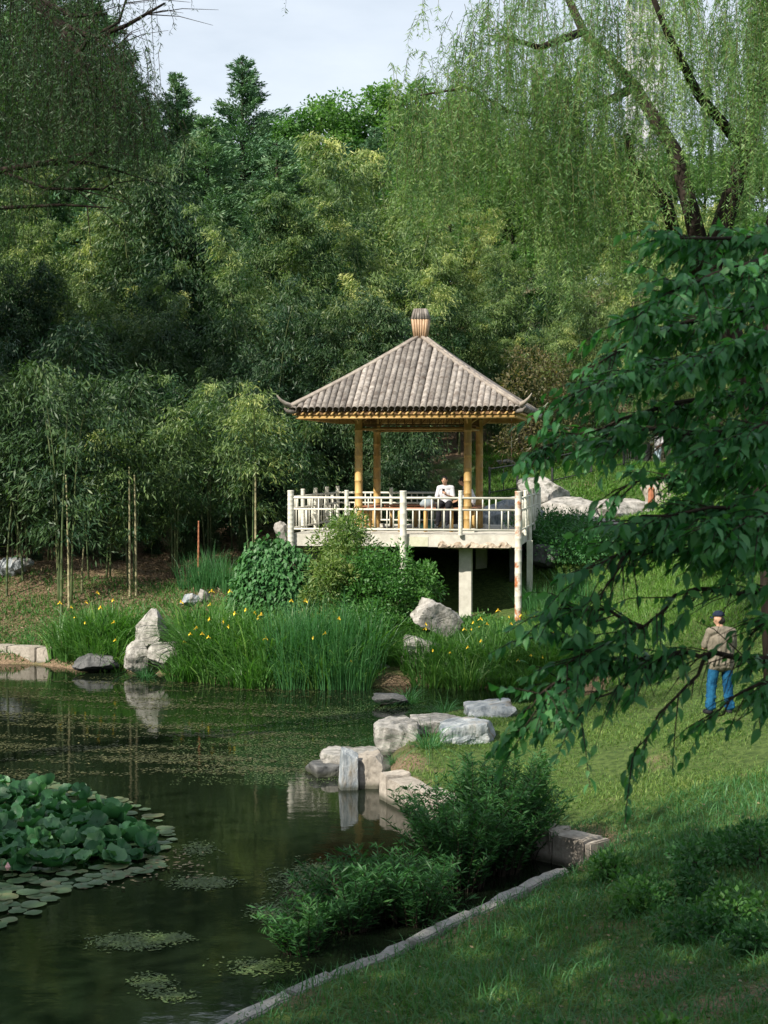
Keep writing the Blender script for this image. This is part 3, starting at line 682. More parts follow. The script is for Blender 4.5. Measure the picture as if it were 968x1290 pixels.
def hand(wrist, d, side, curl=.5, s=1.0):
    """palm, four unequal bent fingers and a thumb; d is the pointing direction, side the thumb side"""
    w = Vector(wrist); d = Vector(d).normalized(); sd = (Vector(side) - d * Vector(side).dot(d)).normalized(); pn = d.cross(sd).normalized()
    segs = [([w, w + d * .05 * s, w + d * .085 * s], [.026 * s, .032 * s, .033 * s]), ([w + d * .04 * s + sd * .018 * s, w + d * .085 * s + sd * .027 * s], [.015 * s, .014 * s]),
            ([w + d * .04 * s - sd * .018 * s, w + d * .085 * s - sd * .027 * s], [.015 * s, .014 * s])]
    for i, ln in enumerate((.070, .080, .073, .058)):
        b = w + d * .088 * s + sd * (.030 - .0205 * i) * s; d1 = (d + pn * curl * .5 + sd * (.10 - .07 * i)).normalized(); d2 = (d + pn * curl * 1.6).normalized()
        m1 = b + d1 * ln * .5 * s; segs.append(([b, m1, m1 + d2 * ln * .5 * s], [.0095 * s, .0088 * s, .007 * s]))
    t0 = w + d * .03 * s + sd * .028 * s; t1 = t0 + (d * .6 + sd * .8).normalized() * .038 * s; t2 = t1 + (d * .95 + pn * curl * .5 + sd * .15).normalized() * .030 * s
    segs.append(([t0, t1, t2], [.014 * s, .011 * s, .008 * s])); return segs
def person(loc, rz, J, label, shirt, pants, hat=None, vox=.011, shoe=None, hair=True, sleeve=.5, hc=(.4, .4), group=None, headdir=(0, 1, 0)):
    root = empty('person', loc, rz, label=label, cat='person')
    V3 = {k: Vector(v) for k, v in J.items()}
    h = V3['head']; fd = Vector(headdir).normalized(); sd = Vector((fd.y, -fd.x, 0)).normalized()
    seg = [([V3['neck'], h - Vector((0, 0, .06))], [.058, .056])]
    bal = [((h.x, h.y, h.z), (.078, .095, .115)), (tuple(h + fd * .012 - Vector((0, 0, .055))), (.062, .07, .065)), (tuple(h + fd * .098 - Vector((0, 0, .022))), (.014, .018, .022)),
           (tuple(h + sd * .080 - Vector((0, 0, .01))), (.012, .022, .034)), (tuple(h - sd * .080 - Vector((0, 0, .01))), (.012, .022, .034)), (tuple(h + fd * .085 - Vector((0, 0, .062))), (.024, .013, .010))]
    torso = [([V3['pelvis'], V3['waist'], V3['chest'], V3['neck'] - Vector((0, 0, .05))], [.115, .112, .125, .075])]
    axs = (V3['shl'] - V3['shr']).normalized()
    wide = []
    for s_ in (.07, -.07): wide.append(([V3['pelvis'] + axs * s_, V3['waist'] + axs * s_ * .8, V3['chest'] + axs * s_ * 1.1], [.10, .098, .108]))
    wide.append(([V3['shl'], V3['neck'] - Vector((0, 0, .04)), V3['shr']], [.062, .075, .062]))
    seg += torso + wide
    for s_ in 'lr':
        seg.append(([V3['sh' + s_], V3['el' + s_], V3['wr' + s_]], [.052, .040, .027]))
        seg.append(([V3['hip' + s_], V3['kn' + s_], V3['an' + s_]], [.088, .058, .040]))
        a = V3['an' + s_]; ft = V3['toe' + s_]; seg.append(([a - Vector((0, 0, .03)), ft], [.042, .032]))
        wv = (V3['wr' + s_] - V3['el' + s_]); seg += hand(V3['wr' + s_], V3.get('hd' + s_, wv), V3.get('th' + s_, Vector((0, 1, .2))), hc[0 if s_ == 'l' else 1])
    capsules('body', seg, bal, vox, M['skin'], root, 2)
    up = lambda r: [x + .018 for x in r]
    sh = [(p, up(r)) for p, r in torso + wide]; sh[0][0][-1] = sh[0][0][-1]
    for s_ in 'lr': e_ = V3['sh' + s_].lerp(V3['el' + s_], sleeve * 1.6 if sleeve < .62 else 1); sg = [V3['sh' + s_], e_]; rg = [.072, .068]
    for s_ in 'lr':
        if sleeve < .7: e_ = V3['sh' + s_].lerp(V3['el' + s_], .85); sh.append(([V3['sh' + s_], e_], [.072, .066]))
        else: sh.append(([V3['sh' + s_], V3['el' + s_], V3['wr' + s_]], [.072, .058, .042]))
    if 'hem' in V3: sh.append(([V3['waist'] + axs * .07, V3['hem'] + axs * .09], [.118, .128])); sh.append(([V3['waist'] - axs * .07, V3['hem'] - axs * .09], [.118, .128])); sh.append(([V3['waist'], V3['hem']], [.12, .135])); sh.append(([V3['chest'] + axs * .12, V3['hem'] + axs * .12 - Vector((0, 0, .02))], [.105, .112])); sh.append(([V3['chest'] - axs * .12, V3['hem'] - axs * .12 - Vector((0, 0, .02))], [.105, .112])); [sh.append(([V3['waist'] + axs * a_ - Vector((0, .12, -.10 + b_)), V3['hem'] + axs * (a_ * 1.3 + .03) - Vector((0, .125, -.02))], [.016, .022])) for a_, b_ in ((-.10, .0), (-.03, .12), (.06, .05), (.12, .15))]
    capsules('shirt', sh, [], vox, shirt, root, 3)
    MB().tube([V3['neck'] + Vector((0, 0, -.035)), V3['neck'] + Vector((0, 0, .02))], [.082, .070], 12, caps=False).build('collar', shirt, root, smooth=True)
    pt = [([V3['pelvis'] + axs * .06, V3['pelvis'] - axs * .06], [.122, .122]), ([V3['pelvis'], V3['waist']], [.12, .112])]
    for s_ in 'lr': pt.append(([V3['hip' + s_], V3['kn' + s_], V3['an' + s_].lerp(V3['kn' + s_], .1)], [.108, .085, .072]))
    [pt.append(([V3['kn' + s_].lerp(V3['an' + s_], f_) + Vector((-.05, .0, .0)), V3['kn' + s_].lerp(V3['an' + s_], f_ + .05) + Vector((.05, -.03, .0))], [.045, .04])) for s_ in 'lr' for f_ in (.0, .45, .72, .85)]
    capsules('trousers', pt, [], vox, pants, root, 2)
    for s_ in 'lr':
        a = V3['an' + s_]; ft = V3['toe' + s_]
        capsules('shoe', [([a - Vector((0, 0, .035)), ft], [.052, .042])], [], .012, shoe or M['black'], root, 2)
    for s_ in (-1, 1):
        e = MB(); c = h + fd * .088 + sd * .03 * s_ + Vector((0, 0, .012)); e.tube([c, c + fd * .008], [.011, .006], 8).build('eye', M['hair'], root)
    if hat:
        cap = MB(); V = []; Fs = []; n = 16
        for i in range(6):
            th = PI / 2 * i / 5.5; z = .098 * math.cos(th) + .02; rr = math.sin(th)
            for k in range(n): q = 2 * PI * k / n; V.append(h + sd * (.092 * rr * math.cos(q)) + fd * (.108 * rr * math.sin(q)) + Vector((0, 0, z + .012)))
        for i in range(5):
            for k in range(n): Fs.append((i * n + k, i * n + (k + 1) % n, (i + 1) * n + (k + 1) % n, (i + 1) * n + k))
        cap.add(V, Fs); c = cap.build('cap', hat, root, smooth=True); so = c.modifiers.new('thickness', 'SOLIDIFY'); so.thickness = .006
        bm_ = MB(); V = []; W_ = 9
        for j, ex in enumerate((.09, .165)):
            for k in range(W_): q = -1 + 2 * k / (W_ - 1); V.append(h + sd * q * .075 * (1 - .25 * j) + fd * (ex * math.sqrt(max(0, 1 - .55 * q * q))) + Vector((0, 0, .028 - .012 * j - .02 * q * q)))
        bm_.add(V, [(k, k + 1, W_ + k + 1, W_ + k) for k in range(W_ - 1)]); b_ = bm_.build('cap_brim', hat, c, smooth=True); so = b_.modifiers.new('thickness', 'SOLIDIFY'); so.thickness = .006
    if hair:
        bl = [(tuple(h + Vector((0, 0, .025)) - fd * .012), (.088, .100, .105))] if not hat else [(tuple(h - fd * .045 - Vector((0, 0, .03))), (.078, .06, .07))]
        capsules('hair', [], bl, .012, M['hair'], root, 1)
    return root
# man on the lawn, seen from behind, weight on both feet, left forearm raised in front
mp_ = P(908, 899, 26.5); gmz = gz(mp_.x, mp_.y)
SCALE_M = 1.0
person((mp_.x, mp_.y, gmz), math.radians(8), dict(
    head=(-.035, .03, 1.60), neck=(-.01, .0, 1.44), chest=(.0, -.01, 1.24), waist=(.0, .0, 1.04), pelvis=(0, 0, .93), hem=(.0, .0, .84),
    shl=(-.19, .0, 1.38), ell=(-.275, .06, 1.12), wrl=(-.17, .26, 1.10), hdl=(.5, .75, .1), thl=(.2, .2, 1), shr=(.19, .0, 1.37), elr=(.25, .08, 1.10), wrr=(.12, .28, 1.08), hdr=(-.5, .7, .1), thr=(-.2, .2, 1),
    hipl=(-.10, 0, .90), knl=(-.15, .03, .50), anl=(-.18, 0, .09), toel=(-.21, .17, .035), hipr=(.10, 0, .90), knr=(.13, .03, .50), anr=(.15, -.01, .09), toer=(.18, .16, .035)),
    'standing man in khaki shirt, blue jeans and dark cap seen from behind on the lawn', M['shirt_k'], M['jeans'], hat=M['navy'], headdir=(-.55, .83, 0), vox=.010)
# seated person in the pavilion on the right of the front bench, facing the camera
q_ = pw(.92, -1.42, DK)
person(q_, math.radians(180) - PAV_A, dict(
    head=(.02, .07, 1.47), neck=(.01, .0, 1.30), chest=(.01, -.02, 1.10), waist=(0, -.03, .92), pelvis=(0, 0, .81),
    shl=(-.18, .0, 1.24), ell=(-.23, .08, .98), wrl=(-.06, .28, 1.05), hdl=(.5, .45, .6), thl=(.2, -.2, 1), shr=(.18, .0, 1.24), elr=(.25, .06, .97), wrr=(.10, .26, .95), hdr=(-.6, .5, .1), thr=(-.2, .2, 1),
    hipl=(-.10, .02, .79), knl=(-.13, .44, .74), anl=(-.10, .42, .30), toel=(-.10, .58, .23), hipr=(.10, .02, .79), knr=(.14, .44, .74), anr=(.16, .40, .28), toer=(.17, .56, .21)),
    'person in white shirt and black trousers sitting on the front bench looking at a phone', M['shirt_w'], M['black'], vox=.012, headdir=(.25, .95, 0))
q2 = pw(1.57, -.75, DK)
person(q2, math.radians(90) - PAV_A, dict(
    head=(.02, .26, 1.43), neck=(.01, .15, 1.28), chest=(.01, .06, 1.10), waist=(0, -.03, .92), pelvis=(0, 0, .81),
    shl=(-.18, .12, 1.22), ell=(-.22, .20, .96), wrl=(-.14, .40, .86), shr=(.18, .12, 1.22), elr=(.22, .20, .96), wrr=(.14, .40, .86),
    hipl=(-.10, .02, .79), knl=(-.12, .44, .74), anl=(-.12, .42, .30), toel=(-.12, .58, .23), hipr=(.10, .02, .79), knr=(.12, .44, .74), anr=(.12, .42, .28), toer=(.12, .58, .21)),
    'person in pale top sitting half hidden behind the front right bamboo column', M['shirt_w'], M['black'], vox=.012)
# phone and cloth bag on the bench
ph = pw(.90, -1.73, DK + 1.16); tag(MB().box((0, 0, 0), (.075, .012, .15), Matrix.Rotation(.5, 3, 'X')).build('phone', M['black'], loc=ph), 'small dark phone held up in front of the white shirt', 'phone')
bg_ = pw(.42, -1.50, DK + .685); o_ = capsules('cloth_bag', [], [((0, 0, .13), (.20, .14, .15)), ((.05, .02, .22), (.12, .10, .12)), ((-.08, 0, .10), (.16, .12, .10))], .02, M['bag'], None, 3); o_.location = bg_
tag(o_, 'slouchy blue-grey cloth bag lying on the front bench beside the seated person', 'bag')
bb = pw(.34, -1.05, DK); o_ = capsules('carry_bag', [], [((0, 0, .14), (.22, .15, .14)), ((.05, .02, .24), (.16, .10, .08))], .02, M['teal'], None, 2); o_.location = bb
tag(o_, 'teal carry bag on the deck floor underneath the front bench', 'bag')
# walker on the upper path
w_ = P(828, 594, 66); wg = gz(w_.x, w_.y)
person((w_.x, w_.y, wg), math.radians(150), dict(
    head=(.0, .04, 1.60), neck=(.0, .0, 1.43), chest=(.0, -.01, 1.24), waist=(.0, .0, 1.05), pelvis=(0, 0, .93),
    shl=(-.18, .0, 1.37), ell=(-.26, .02, 1.12), wrl=(-.17, .22, 1.04), shr=(.18, .0, 1.37), elr=(.26, .04, 1.12), wrr=(.10, .24, 1.14),
    hipl=(-.09, 0, .90), knl=(-.09, .10, .50), anl=(-.09, -.05, .10), toel=(-.10, .12, .05), hipr=(.09, 0, .90), knr=(.09, .02, .50), anr=(.09, .02, .09), toer=(.10, .18, .035)),
    'person in white top and pale blue jeans walking along the path beyond the railing', M['shirt_w'], M['jeans_l'], vox=.016, shoe=M['shirt_w'])

# ------------------------------------------------------------------ rocks
def rock_mesh(seed, size, cuts=16, sub=4, rough=.05, mat=None, flat_top=False, boxy=False):
    r = np.random.default_rng(seed)
    import bmesh
    bm = bmesh.new(); bmesh.ops.create_icosphere(bm, subdivisions=sub, radius=1); V = np.array([v.co[:] for v in bm.verts]); Fs = [[v.index for v in f.verts] for f in bm.faces]; bm.free()
    N = nrm(r.normal(size=(cuts, 3))); D = r.uniform(.62, .95, cuts)
    if boxy:
        ax = np.array([(1, 0, 0), (-1, 0, 0), (0, 1, 0), (0, -1, 0), (0, 0, 1), (0, 0, -1.0)]); N = np.concatenate([ax + r.normal(size=(6, 3)) * .09, nrm(r.normal(size=(cuts, 3)))]); D = np.concatenate([r.uniform(.78, .9, 6), r.uniform(1.05, 1.3, cuts)])
    if flat_top: N = np.concatenate([N, [[.05, .03, 1]]]); D = np.concatenate([D, [.60]])
    dot = V @ nrm(N).T; rad = np.where(dot > .05, D[None, :] / np.maximum(dot, .05), 9).min(1); rad = np.minimum(rad, 1.55 if boxy else 1.15)
    q = V * 3.1; nz = np.zeros(len(V))
    for k in range(7):
        f = 1.8 ** k * 1.3; a = r.uniform(0, 6, 3); w = nrm(r.normal(size=(3, 3))) * f
        nz += (np.sin(q @ w[0] + a[0]) * np.sin(q @ w[1] + a[1]) + np.sin(q @ w[2] + a[2]) * .5) / f ** .75
    rad = rad * (1 + rough * nz); V = V * rad[:, None] * (np.array(size) / 2)
    me = bpy.data.meshes.new('rock'); me.from_pydata(V.tolist(), [], Fs); me.materials.append(mat or M['stone'])
    me.polygons.foreach_set('use_smooth', np.ones(len(Fs), bool)); me.update()
    try: me.set_sharp_from_angle(angle=math.radians(28))
    except Exception: pass
    return me
def rock(loc, size, seed, label, mat='stone', rz=0, tilt=(0, 0), flat=False, name='rock', cuts=22, rough=.05, boxy=False):
    o = link(name, rock_mesh(seed, size, cuts, 5, rough, M[mat], flat, boxy)); o.location = loc; o.rotation_euler = (tilt[0], tilt[1], rz)
    return tag(o, label, 'rock')
def rk(px, py, Y, size, seed, label, mat='stone', dz=0, **k):
    v = P(px, py, Y); return rock((v.x, v.y, v.z + dz), size, seed, label, mat, **k)
# spit of rocks into the pond
rk(440, 966, 27.4, (1.15, 1.2, .62), 3, 'flat-topped grey-brown rock at the very tip of the stone spit, left of the upright slab', 'stone', boxy=True)
rk(411, 976, 27.0, (.62, .8, .52), 14, 'dark streaked low rock half in the water at the left end of the spit', 'darkstone', boxy=True, rz=.3)
rk(440, 978, 25.7, (.36, .28, .92), 8, 'upright blue-grey stone slab standing in the water at the end of the kerb', 'bluestone', boxy=True, cuts=6, rough=.03)
rk(466, 974, 26.0, (.44, .7, .70), 21, 'brown block between the upright slab and the first granite kerb block', 'granite', boxy=True)
rk(502, 930, 29.2, (.92, 1.2, .78), 5, 'pale squarish boulder at the left of the big rock group behind the sedge tuft', 'stone', boxy=True)
rk(588, 927, 28.8, (1.12, 1.1, .66), 12, 'large pale bluish boulder right of the sedge tuft, lowest of the rock group', 'bluestone', boxy=True, rough=.06)
rk(548, 919, 30.0, (1.1, 1.2, .55), 31, 'pale boulder behind the sedge tuft in the middle of the rock group', 'stone', boxy=True)
rk(616, 899, 31.4, (1.15, 1.2, .50), 17, 'long pale boulder at the right rear of the rock group near the water channel', 'bluestone', boxy=True, tilt=(0, -.12))
# far bank
rk(190, 800, 40.4, (1.1, 1.0, 1.15), 41, 'tall white rounded boulder between the two iris beds on the far bank', 'stone')
rk(174, 828, 39.6, (.95, .8, .85), 42, 'pale rock at the waterline below the tall white boulder, left half', 'stone')
rk(210, 827, 39.5, (1.05, .8, .85), 43, 'pale rock at the waterline below the tall white boulder, right half', 'stone')
rk(121, 833, 40.0, (1.25, .9, .52), 44, 'low dark grey rock at the waterline left of the white boulders', 'darkstone')
rk(257, 752, 42.5, (.4, .4, .45), 45, 'small white rock peeping over the iris bed left of the ivy mound', 'stone')
rk(240, 757, 42.0, (.5, .4, .4), 46, 'small grey rock just left of the small white rock above the iris bed', 'bluestone')
rk(18, 714, 48.2, (1.1, .8, .75), 47, 'grey rock under the bamboo at the left edge of the far bank', 'bluestone')
rk(356, 672, 45.6, (.5, .5, .8), 48, 'small white pointed rock beside the left corner post of the platform', 'stone')
rk(550, 778, 39.8, (1.1, .9, .72), 49, 'large pale boulder leaning at the foot of the green shrub below the platform', 'stone', rz=.4, tilt=(.1, .45), boxy=True, rough=.07)
rk(528, 826, 38.6, (.95, .8, .95), 50, 'pale boulder below the leaning boulder, just above the water', 'stone', tilt=(0, .2), boxy=True)
rk(470, 846, 38.3, (.8, .6, .45), 51, 'low pale rock at the waterline in the gap between the iris beds', 'stone')
rk(600, 858, 37.6, (1.3, .6, .30), 56, 'flat brownish ledge stone at the waterline under the right iris bed', 'stone')
rk(492, 880, 34.6, (.9, .6, .30), 57, 'flat wet stone lying in the water behind the pale rock group', 'darkstone')
# right bank beside the platform
rk(722, 640, 53.5, (3.0, 2.6, 2.2), 61, 'broad sunlit pale rock slab right of the platform below the iron fence', 'stone', flat=True, tilt=(.25, 0), dz=-.45)
rk(785, 640, 54.0, (2.8, 2.4, 1.9), 62, 'broad pale rock slab further right, half hidden by the dark tree leaves', 'stone', flat=True, tilt=(.25, 0), dz=-.35)
rk(752, 668, 51.0, (2.6, 1.9, 1.1), 63, 'low pale rock in front of the sunlit slab right of the platform', 'stone', flat=True, tilt=(.2, 0))
rk(684, 622, 55.5, (1.8, 1.6, 1.3), 64, 'grey rounded rock right behind the rear corner of the platform railing', 'stone')
rk(840, 628, 55.0, (2.0, 1.6, 1.6), 65, 'brown-grey rock on the slope right of the rock slabs behind the dark tree', 'granite')
rk(690, 701, 47.6, (1.0, .9, .8), 66, 'dark boulder in the shade beside the platform support', 'darkstone')
rk(628, 655, 52.6, (2.6, 1.0, 1.4), 67, 'grey rock face behind the right rear of the pavilion deck', 'bluestone')
rk(640, 583, 60.5, (.9, .6, .4), 68, 'small pale rock on the grass slope above the iron fence, left one', 'stone')
rk(663, 583, 60.0, (.35, .3, .3), 69, 'small white stone on the grass slope beside the pale rock', 'stone')
rk(880, 648, 50.0, (1.2, .9, .6), 70, 'reddish-grey rock among lime shrubs right of the slabs', 'granite')
rk(838, 668, 49.0, (1.0, .8, .5), 71, 'pale low rock between the lime shrubs and the slabs', 'stone')

# ------------------------------------------------------------------ walls and kerbs: rows of stone blocks
def block_mesh(Lx, Ly, Lz, seed, mat):
    import bmesh
    r = random.Random(seed); bm = bmesh.new(); bmesh.ops.create_cube(bm, size=1); bmesh.ops.scale(bm, vec=(Lx, Ly, Lz), verts=bm.verts)
    bmesh.ops.subdivide_edges(bm, edges=bm.edges, cuts=2, use_grid_fill=True)
    for v in bm.verts: v.co += Vector((r.uniform(-.012, .012), r.uniform(-.014, .014), r.uniform(-.012, .012)))
    bmesh.ops.bevel(bm, geom=[e for e in bm.edges if e.calc_face_angle(0) > .9], offset=.016, segments=2, affect='EDGES')
    me = bpy.data.meshes.new('stone_block'); bm.to_mesh(me); bm.free(); me.materials.append(mat)
    return me
def block_row(name, label, cat, pts, width, top, bottom, mat, seg=1.0, seed=0, jz=.02, side=1, lens=None):
    root = empty(name, (pts[0].x, pts[0].y, 0), label=label, cat=cat); r = random.Random(seed)
    tot = [0]
    for a, b in zip(pts, pts[1:]): tot.append(tot[-1] + (b.xy - a.xy).length)
    def at(s):
        for i in range(len(pts) - 1):
            if s <= tot[i + 1] or i == len(pts) - 2:
                k = (s - tot[i]) / (tot[i + 1] - tot[i]); return pts[i].lerp(pts[i + 1], k)
    s = 0; i = 0
    while s < tot[-1] - .1:
        ln = lens[i] if lens and i < len(lens) else seg * r.uniform(.8, 1.2); ln = min(ln, tot[-1] - s)
        a = at(s); b = at(s + ln); d = (b - a); L_ = Vector((d.x, d.y)).length; az = math.atan2(d.y, d.x); t = (a.z + b.z) / 2 + top + r.uniform(-jz, jz); h = t - bottom
        nv = Vector((-d.y, d.x, 0)).normalized() * side * width / 2; c = (a + b) / 2 + nv
        o = link('stone_block', block_mesh(max(.1, L_ - .022), width, h, seed * 50 + i, mat), root)
        o.location = (c.x - pts[0].x, c.y - pts[0].y, bottom + h / 2); o.rotation_euler = (r.uniform(-.02, .02), r.uniform(-.015, .015), az)
        s += ln; i += 1
w1 = [G(x, y, 0) for x, y in ((478, 1006), (500, 1018), (545, 1040), (600, 1062), (660, 1080), (744, 1100))]
w1[-1].z = .0
block_row('granite_wall', 'low wall of weathered pinkish granite blocks holding the lawn beside the pond', 'wall', w1, .42, .40, -.5, M['granite'], seed=2, side=1, lens=[.34, 1.05, .9, 1.1, .8, .5, .55, .6], jz=.03)
k1 = [G(x, y, .20) for x, y in ((700, 1100), (640, 1130), (560, 1170), (470, 1210), (380, 1250), (300, 1285), (180, 1350), (60, 1420))]
for p in k1: p.z = 0
block_row('stone_kerb', 'narrow grey stone kerb running along the near lawn edge of the pond', 'kerb', k1, .19, .29, -.5, M['kerb'], seg=.62, seed=4, side=1, jz=.022)
w3 = [G(x, y, 0) for x, y in ((-70, 832), (0, 834), (62, 838))]
block_row('stone_edging', 'low pale stone block edging at the far left shore of the pond', 'wall', w3, .5, .42, -.4, M['granite'], seg=.95, seed=6, side=1)

# ------------------------------------------------------------------ iron fence and path at the upper right
def fence(pts, h, gap, label, mid=True, dens=1):
    root = empty('iron_fence', pts[0], label=label, cat='fence'); o0 = pts[0]
    for k, a in enumerate(pts):
        MB().tube([a - o0, a - o0 + Vector((0, 0, h + .08))], .045, 6).build('post', M['iron'], root)
        if k == len(pts) - 1: break
        b = pts[k + 1]
        for zz in ((h, .026), (.12, .02)): MB().tube([a - o0 + Vector((0, 0, zz[0])), b - o0 + Vector((0, 0, zz[0]))], zz[1], 6).build('rail', M['iron'], root)
        n = max(1, int((b - a).length / gap))
        for i in range(1, n): c = a.lerp(b, i / n) - o0; MB().tube([c + Vector((0, 0, .12)), c + Vector((0, 0, h))], .018, 5).build('bar', M['iron'], root)
def fp(px, Y): x = X(px, Y); return Vector((x, Y, gz(x, Y) - .02))
fpts = [fp(617, 56.5), fp(652, 57.0), fp(696, 57.5), fp(745, 58.5), fp(786, 60)]
fence(fpts, .95, .55, 'low black iron fence along the grass slope right of the pavilion')
fence([fp(786, 60.2), fp(808, 62.5), fp(818, 66.5)], 1.3, .28, 'taller black iron fence with close bars beside the upper path')
fence([fp(852, 60), fp(893, 57), fp(960, 55)], 1.2, .3, 'black iron fence on the right of the upper path behind the dark tree')
# sandy path behind it
pv = []
for k, (px, Y, w) in enumerate(((812, 61, 1.2), (822, 64, 1.3), (827, 67, 1.4), (824, 74, 1.4), (800, 82, 1.4))):
    x = X(px, Y)
    for s_ in (-1, 1): pv.append((x + s_ * w / 2, Y, max(gz(x + s_ * w / 2, Y), gz(x, Y)) + .05))
tag(MB().add(pv, [(2 * k, 2 * k + 1, 2 * k + 3, 2 * k + 2) for k in range(4)]).build('path', surf('sandy_path', (.34, .28, .19), (.46, .39, .28), scale=3, bump=.2)), kind='structure')
# small terracotta marker post by the rocks
t_ = fp(821, 53.0); tag(MB().tube([(0, 0, 0), (0, 0, .55), (0, 0, .62)], [.12, .11, .05], 8).build('marker_post', M['brick'], loc=(t_.x, t_.y, t_.z + .3)), 'short rust-red post beside the pale rock slabs', 'post')
# far tower block glimpsed through the willow
def tower():
    c = P(813, 100, 300); root = empty('apartment_tower', (c.x, 300, 20), label='far pale high-rise block glimpsed through the willow branches', cat='building')
    MB().box((0, 0, 36), (6.4, 6, 76)).build('wall', M['build'], root)
    wm_ = MB().box((0, 0, 0), (.8, .3, 1.8)).mesh('window', M['glass'])
    for i in range(16):
        for j in range(5): link('window', wm_, root, (-2.5 + j * 1.25, -3.02, 6 + i * 4.2))
tower()

# ------------------------------------------------------------------ bamboo grove
R_ = random.Random(21)
def place(proto, x, y, s=1.0, rz=None, label=None, cat=None, group=None, first=[set()], sink=.05, z=None, sz=None):
    if proto.name not in first[0]: first[0].add(proto.name); o = proto
    else: o = copy_tree(proto)
    o.location = (x, y, (gz(x, y) if z is None else z) - sink); o.rotation_euler = (0, 0, R_.uniform(0, 6.28) if rz is None else rz); o.scale = (s, s, s * (sz or 1))
    for k in ('group',):
        if k in o: del o[k]
    return tag(o, label, cat, group)
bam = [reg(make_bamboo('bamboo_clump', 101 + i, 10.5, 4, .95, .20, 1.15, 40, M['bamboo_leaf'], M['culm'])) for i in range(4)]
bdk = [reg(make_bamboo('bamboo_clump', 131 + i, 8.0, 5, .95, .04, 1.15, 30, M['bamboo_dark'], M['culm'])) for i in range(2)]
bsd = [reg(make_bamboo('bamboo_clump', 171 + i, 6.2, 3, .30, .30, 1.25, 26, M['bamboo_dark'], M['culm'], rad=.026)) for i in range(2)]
bsm = [reg(make_bamboo('bamboo_clump', 151 + i, 6.2, 3, .30, .34, 1.25, 24, M['bamboo_leaf'], M['culm'], rad=.026)) for i in range(3)]
rows = [  # distance, px from, px to, spacing, target height, kind
    (52.5, -120, 345, 1.6, 6.2, 'd'), (54.3, -120, 600, 1.5, 6.6, 'd'), (56.8, -120, 600, 2.1, 8.0, 'd'), (59.8, -140, 560, 2.4, 9.8, 'm'), (63.5, -150, 600, 2.5, 10.9, 'm'),
    (64, 575, 1120, 2.1, 8.8, 'm'), (67.5, -160, 1150, 2.5, 11.4, 'm'), (72, -160, 1160, 2.8, 12.0, 'm')]
LB = {'d': 'dark low bamboo clump at the front edge of the grove', 'm': 'tall bamboo clump with yellowish feathery top in the grove'}
n_b = 0
for Y, a, b, sp, th, kind in rows:
    x = X(a, Y)
    while x < X(b, Y):
        px = 484 + x / Y * F
        xx, yy = x + R_.uniform(-.5, .5), Y + R_.uniform(-.9, .9); g = gz(xx, yy)
        if not (575 < px < 830 and Y < 62):
            h = th * R_.uniform(.70, 1.2)
            if 330 < px < 480 and Y > 60: h *= 1.04
            if px > 520: h *= .92
            if px < 150: h *= .86
            pr = R_.choice(bam if kind == 'm' and not (px < 320 and R_.random() < (.85 if px < 170 else .5)) else bdk); base = 10.5 if pr in bam else 8.0  # left clumps mostly get the leaf colour darkened as shade
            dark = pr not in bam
            zone = ('outside the left edge' if px < 0 else 'at the far left' if px < 90 else 'under the left willow' if px < 180 else 'below the left conifer peak' if px < 260 else 'below the tallest conifer' if px < 340 else 'left of the pavilion roof' if px < 420 else
                    'behind the pavilion roof, left half' if px < 500 else 'behind the pavilion roof, right half' if px < 590 else 'right of the pavilion finial' if px < 680 else 'behind the low iron fence' if px < 770 else 'behind the upper path' if px < 860 else 'behind the near dark tree')
            row = {52.5: 'first row', 54.3: 'second row', 56.8: 'third row', 59.8: 'fourth row', 63.5: 'fifth row', 64: 'front row', 67.5: 'sixth row', 72: 'rearmost row'}[Y]
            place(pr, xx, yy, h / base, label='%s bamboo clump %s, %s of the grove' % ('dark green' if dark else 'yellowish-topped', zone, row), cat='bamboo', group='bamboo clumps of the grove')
            n_b += 1
        x += sp * R_.uniform(.85, 1.15)
# single young clumps that stand in front
for px, Y, h, lab, i in ((80, 45.9, 8.3, 'slim dark green bamboo with layered plumes on two long golden culms at the left', 0), (168, 46.9, 6.8, 'sunlit yellowish bamboo plume carried by two pale bare culms left of the ivy mound', 1),
                      (222, 48.2, 6.7, 'bushy sunlit bamboo just right of the two pale culms', 2), (322, 47.6, 6.0, 'bamboo with one pale straight culm behind the ivy mound', 0), (20, 48.4, 7.3, 'young bamboo with thin leaning culms above the grey rock at the left edge', 2),
                      (372, 51.5, 6.0, 'low bamboo plume beside the left eave of the pavilion', 1), (266, 49.8, 6.4, 'green bamboo between the sunlit bamboo and the pale straight culm', 0), (125, 48, 7.0, 'bamboo with drooping plumes right of the golden culms', 1), (-25, 47.5, 8.2, 'dark bamboo at the left edge of the picture', 2), (50, 50.5, 8.5, 'tall dark bamboo behind the layered plumes', 1), (300, 51.5, 7.0, 'bamboo plume above the ivy mound at the grove edge', 2)):
    x = X(px, Y); place(bsd[i % 2] if px < 150 else bsm[i], x, Y, h / 6.2, label=lab, cat='bamboo')  # leftmost ones use leaves with shade put into their colour
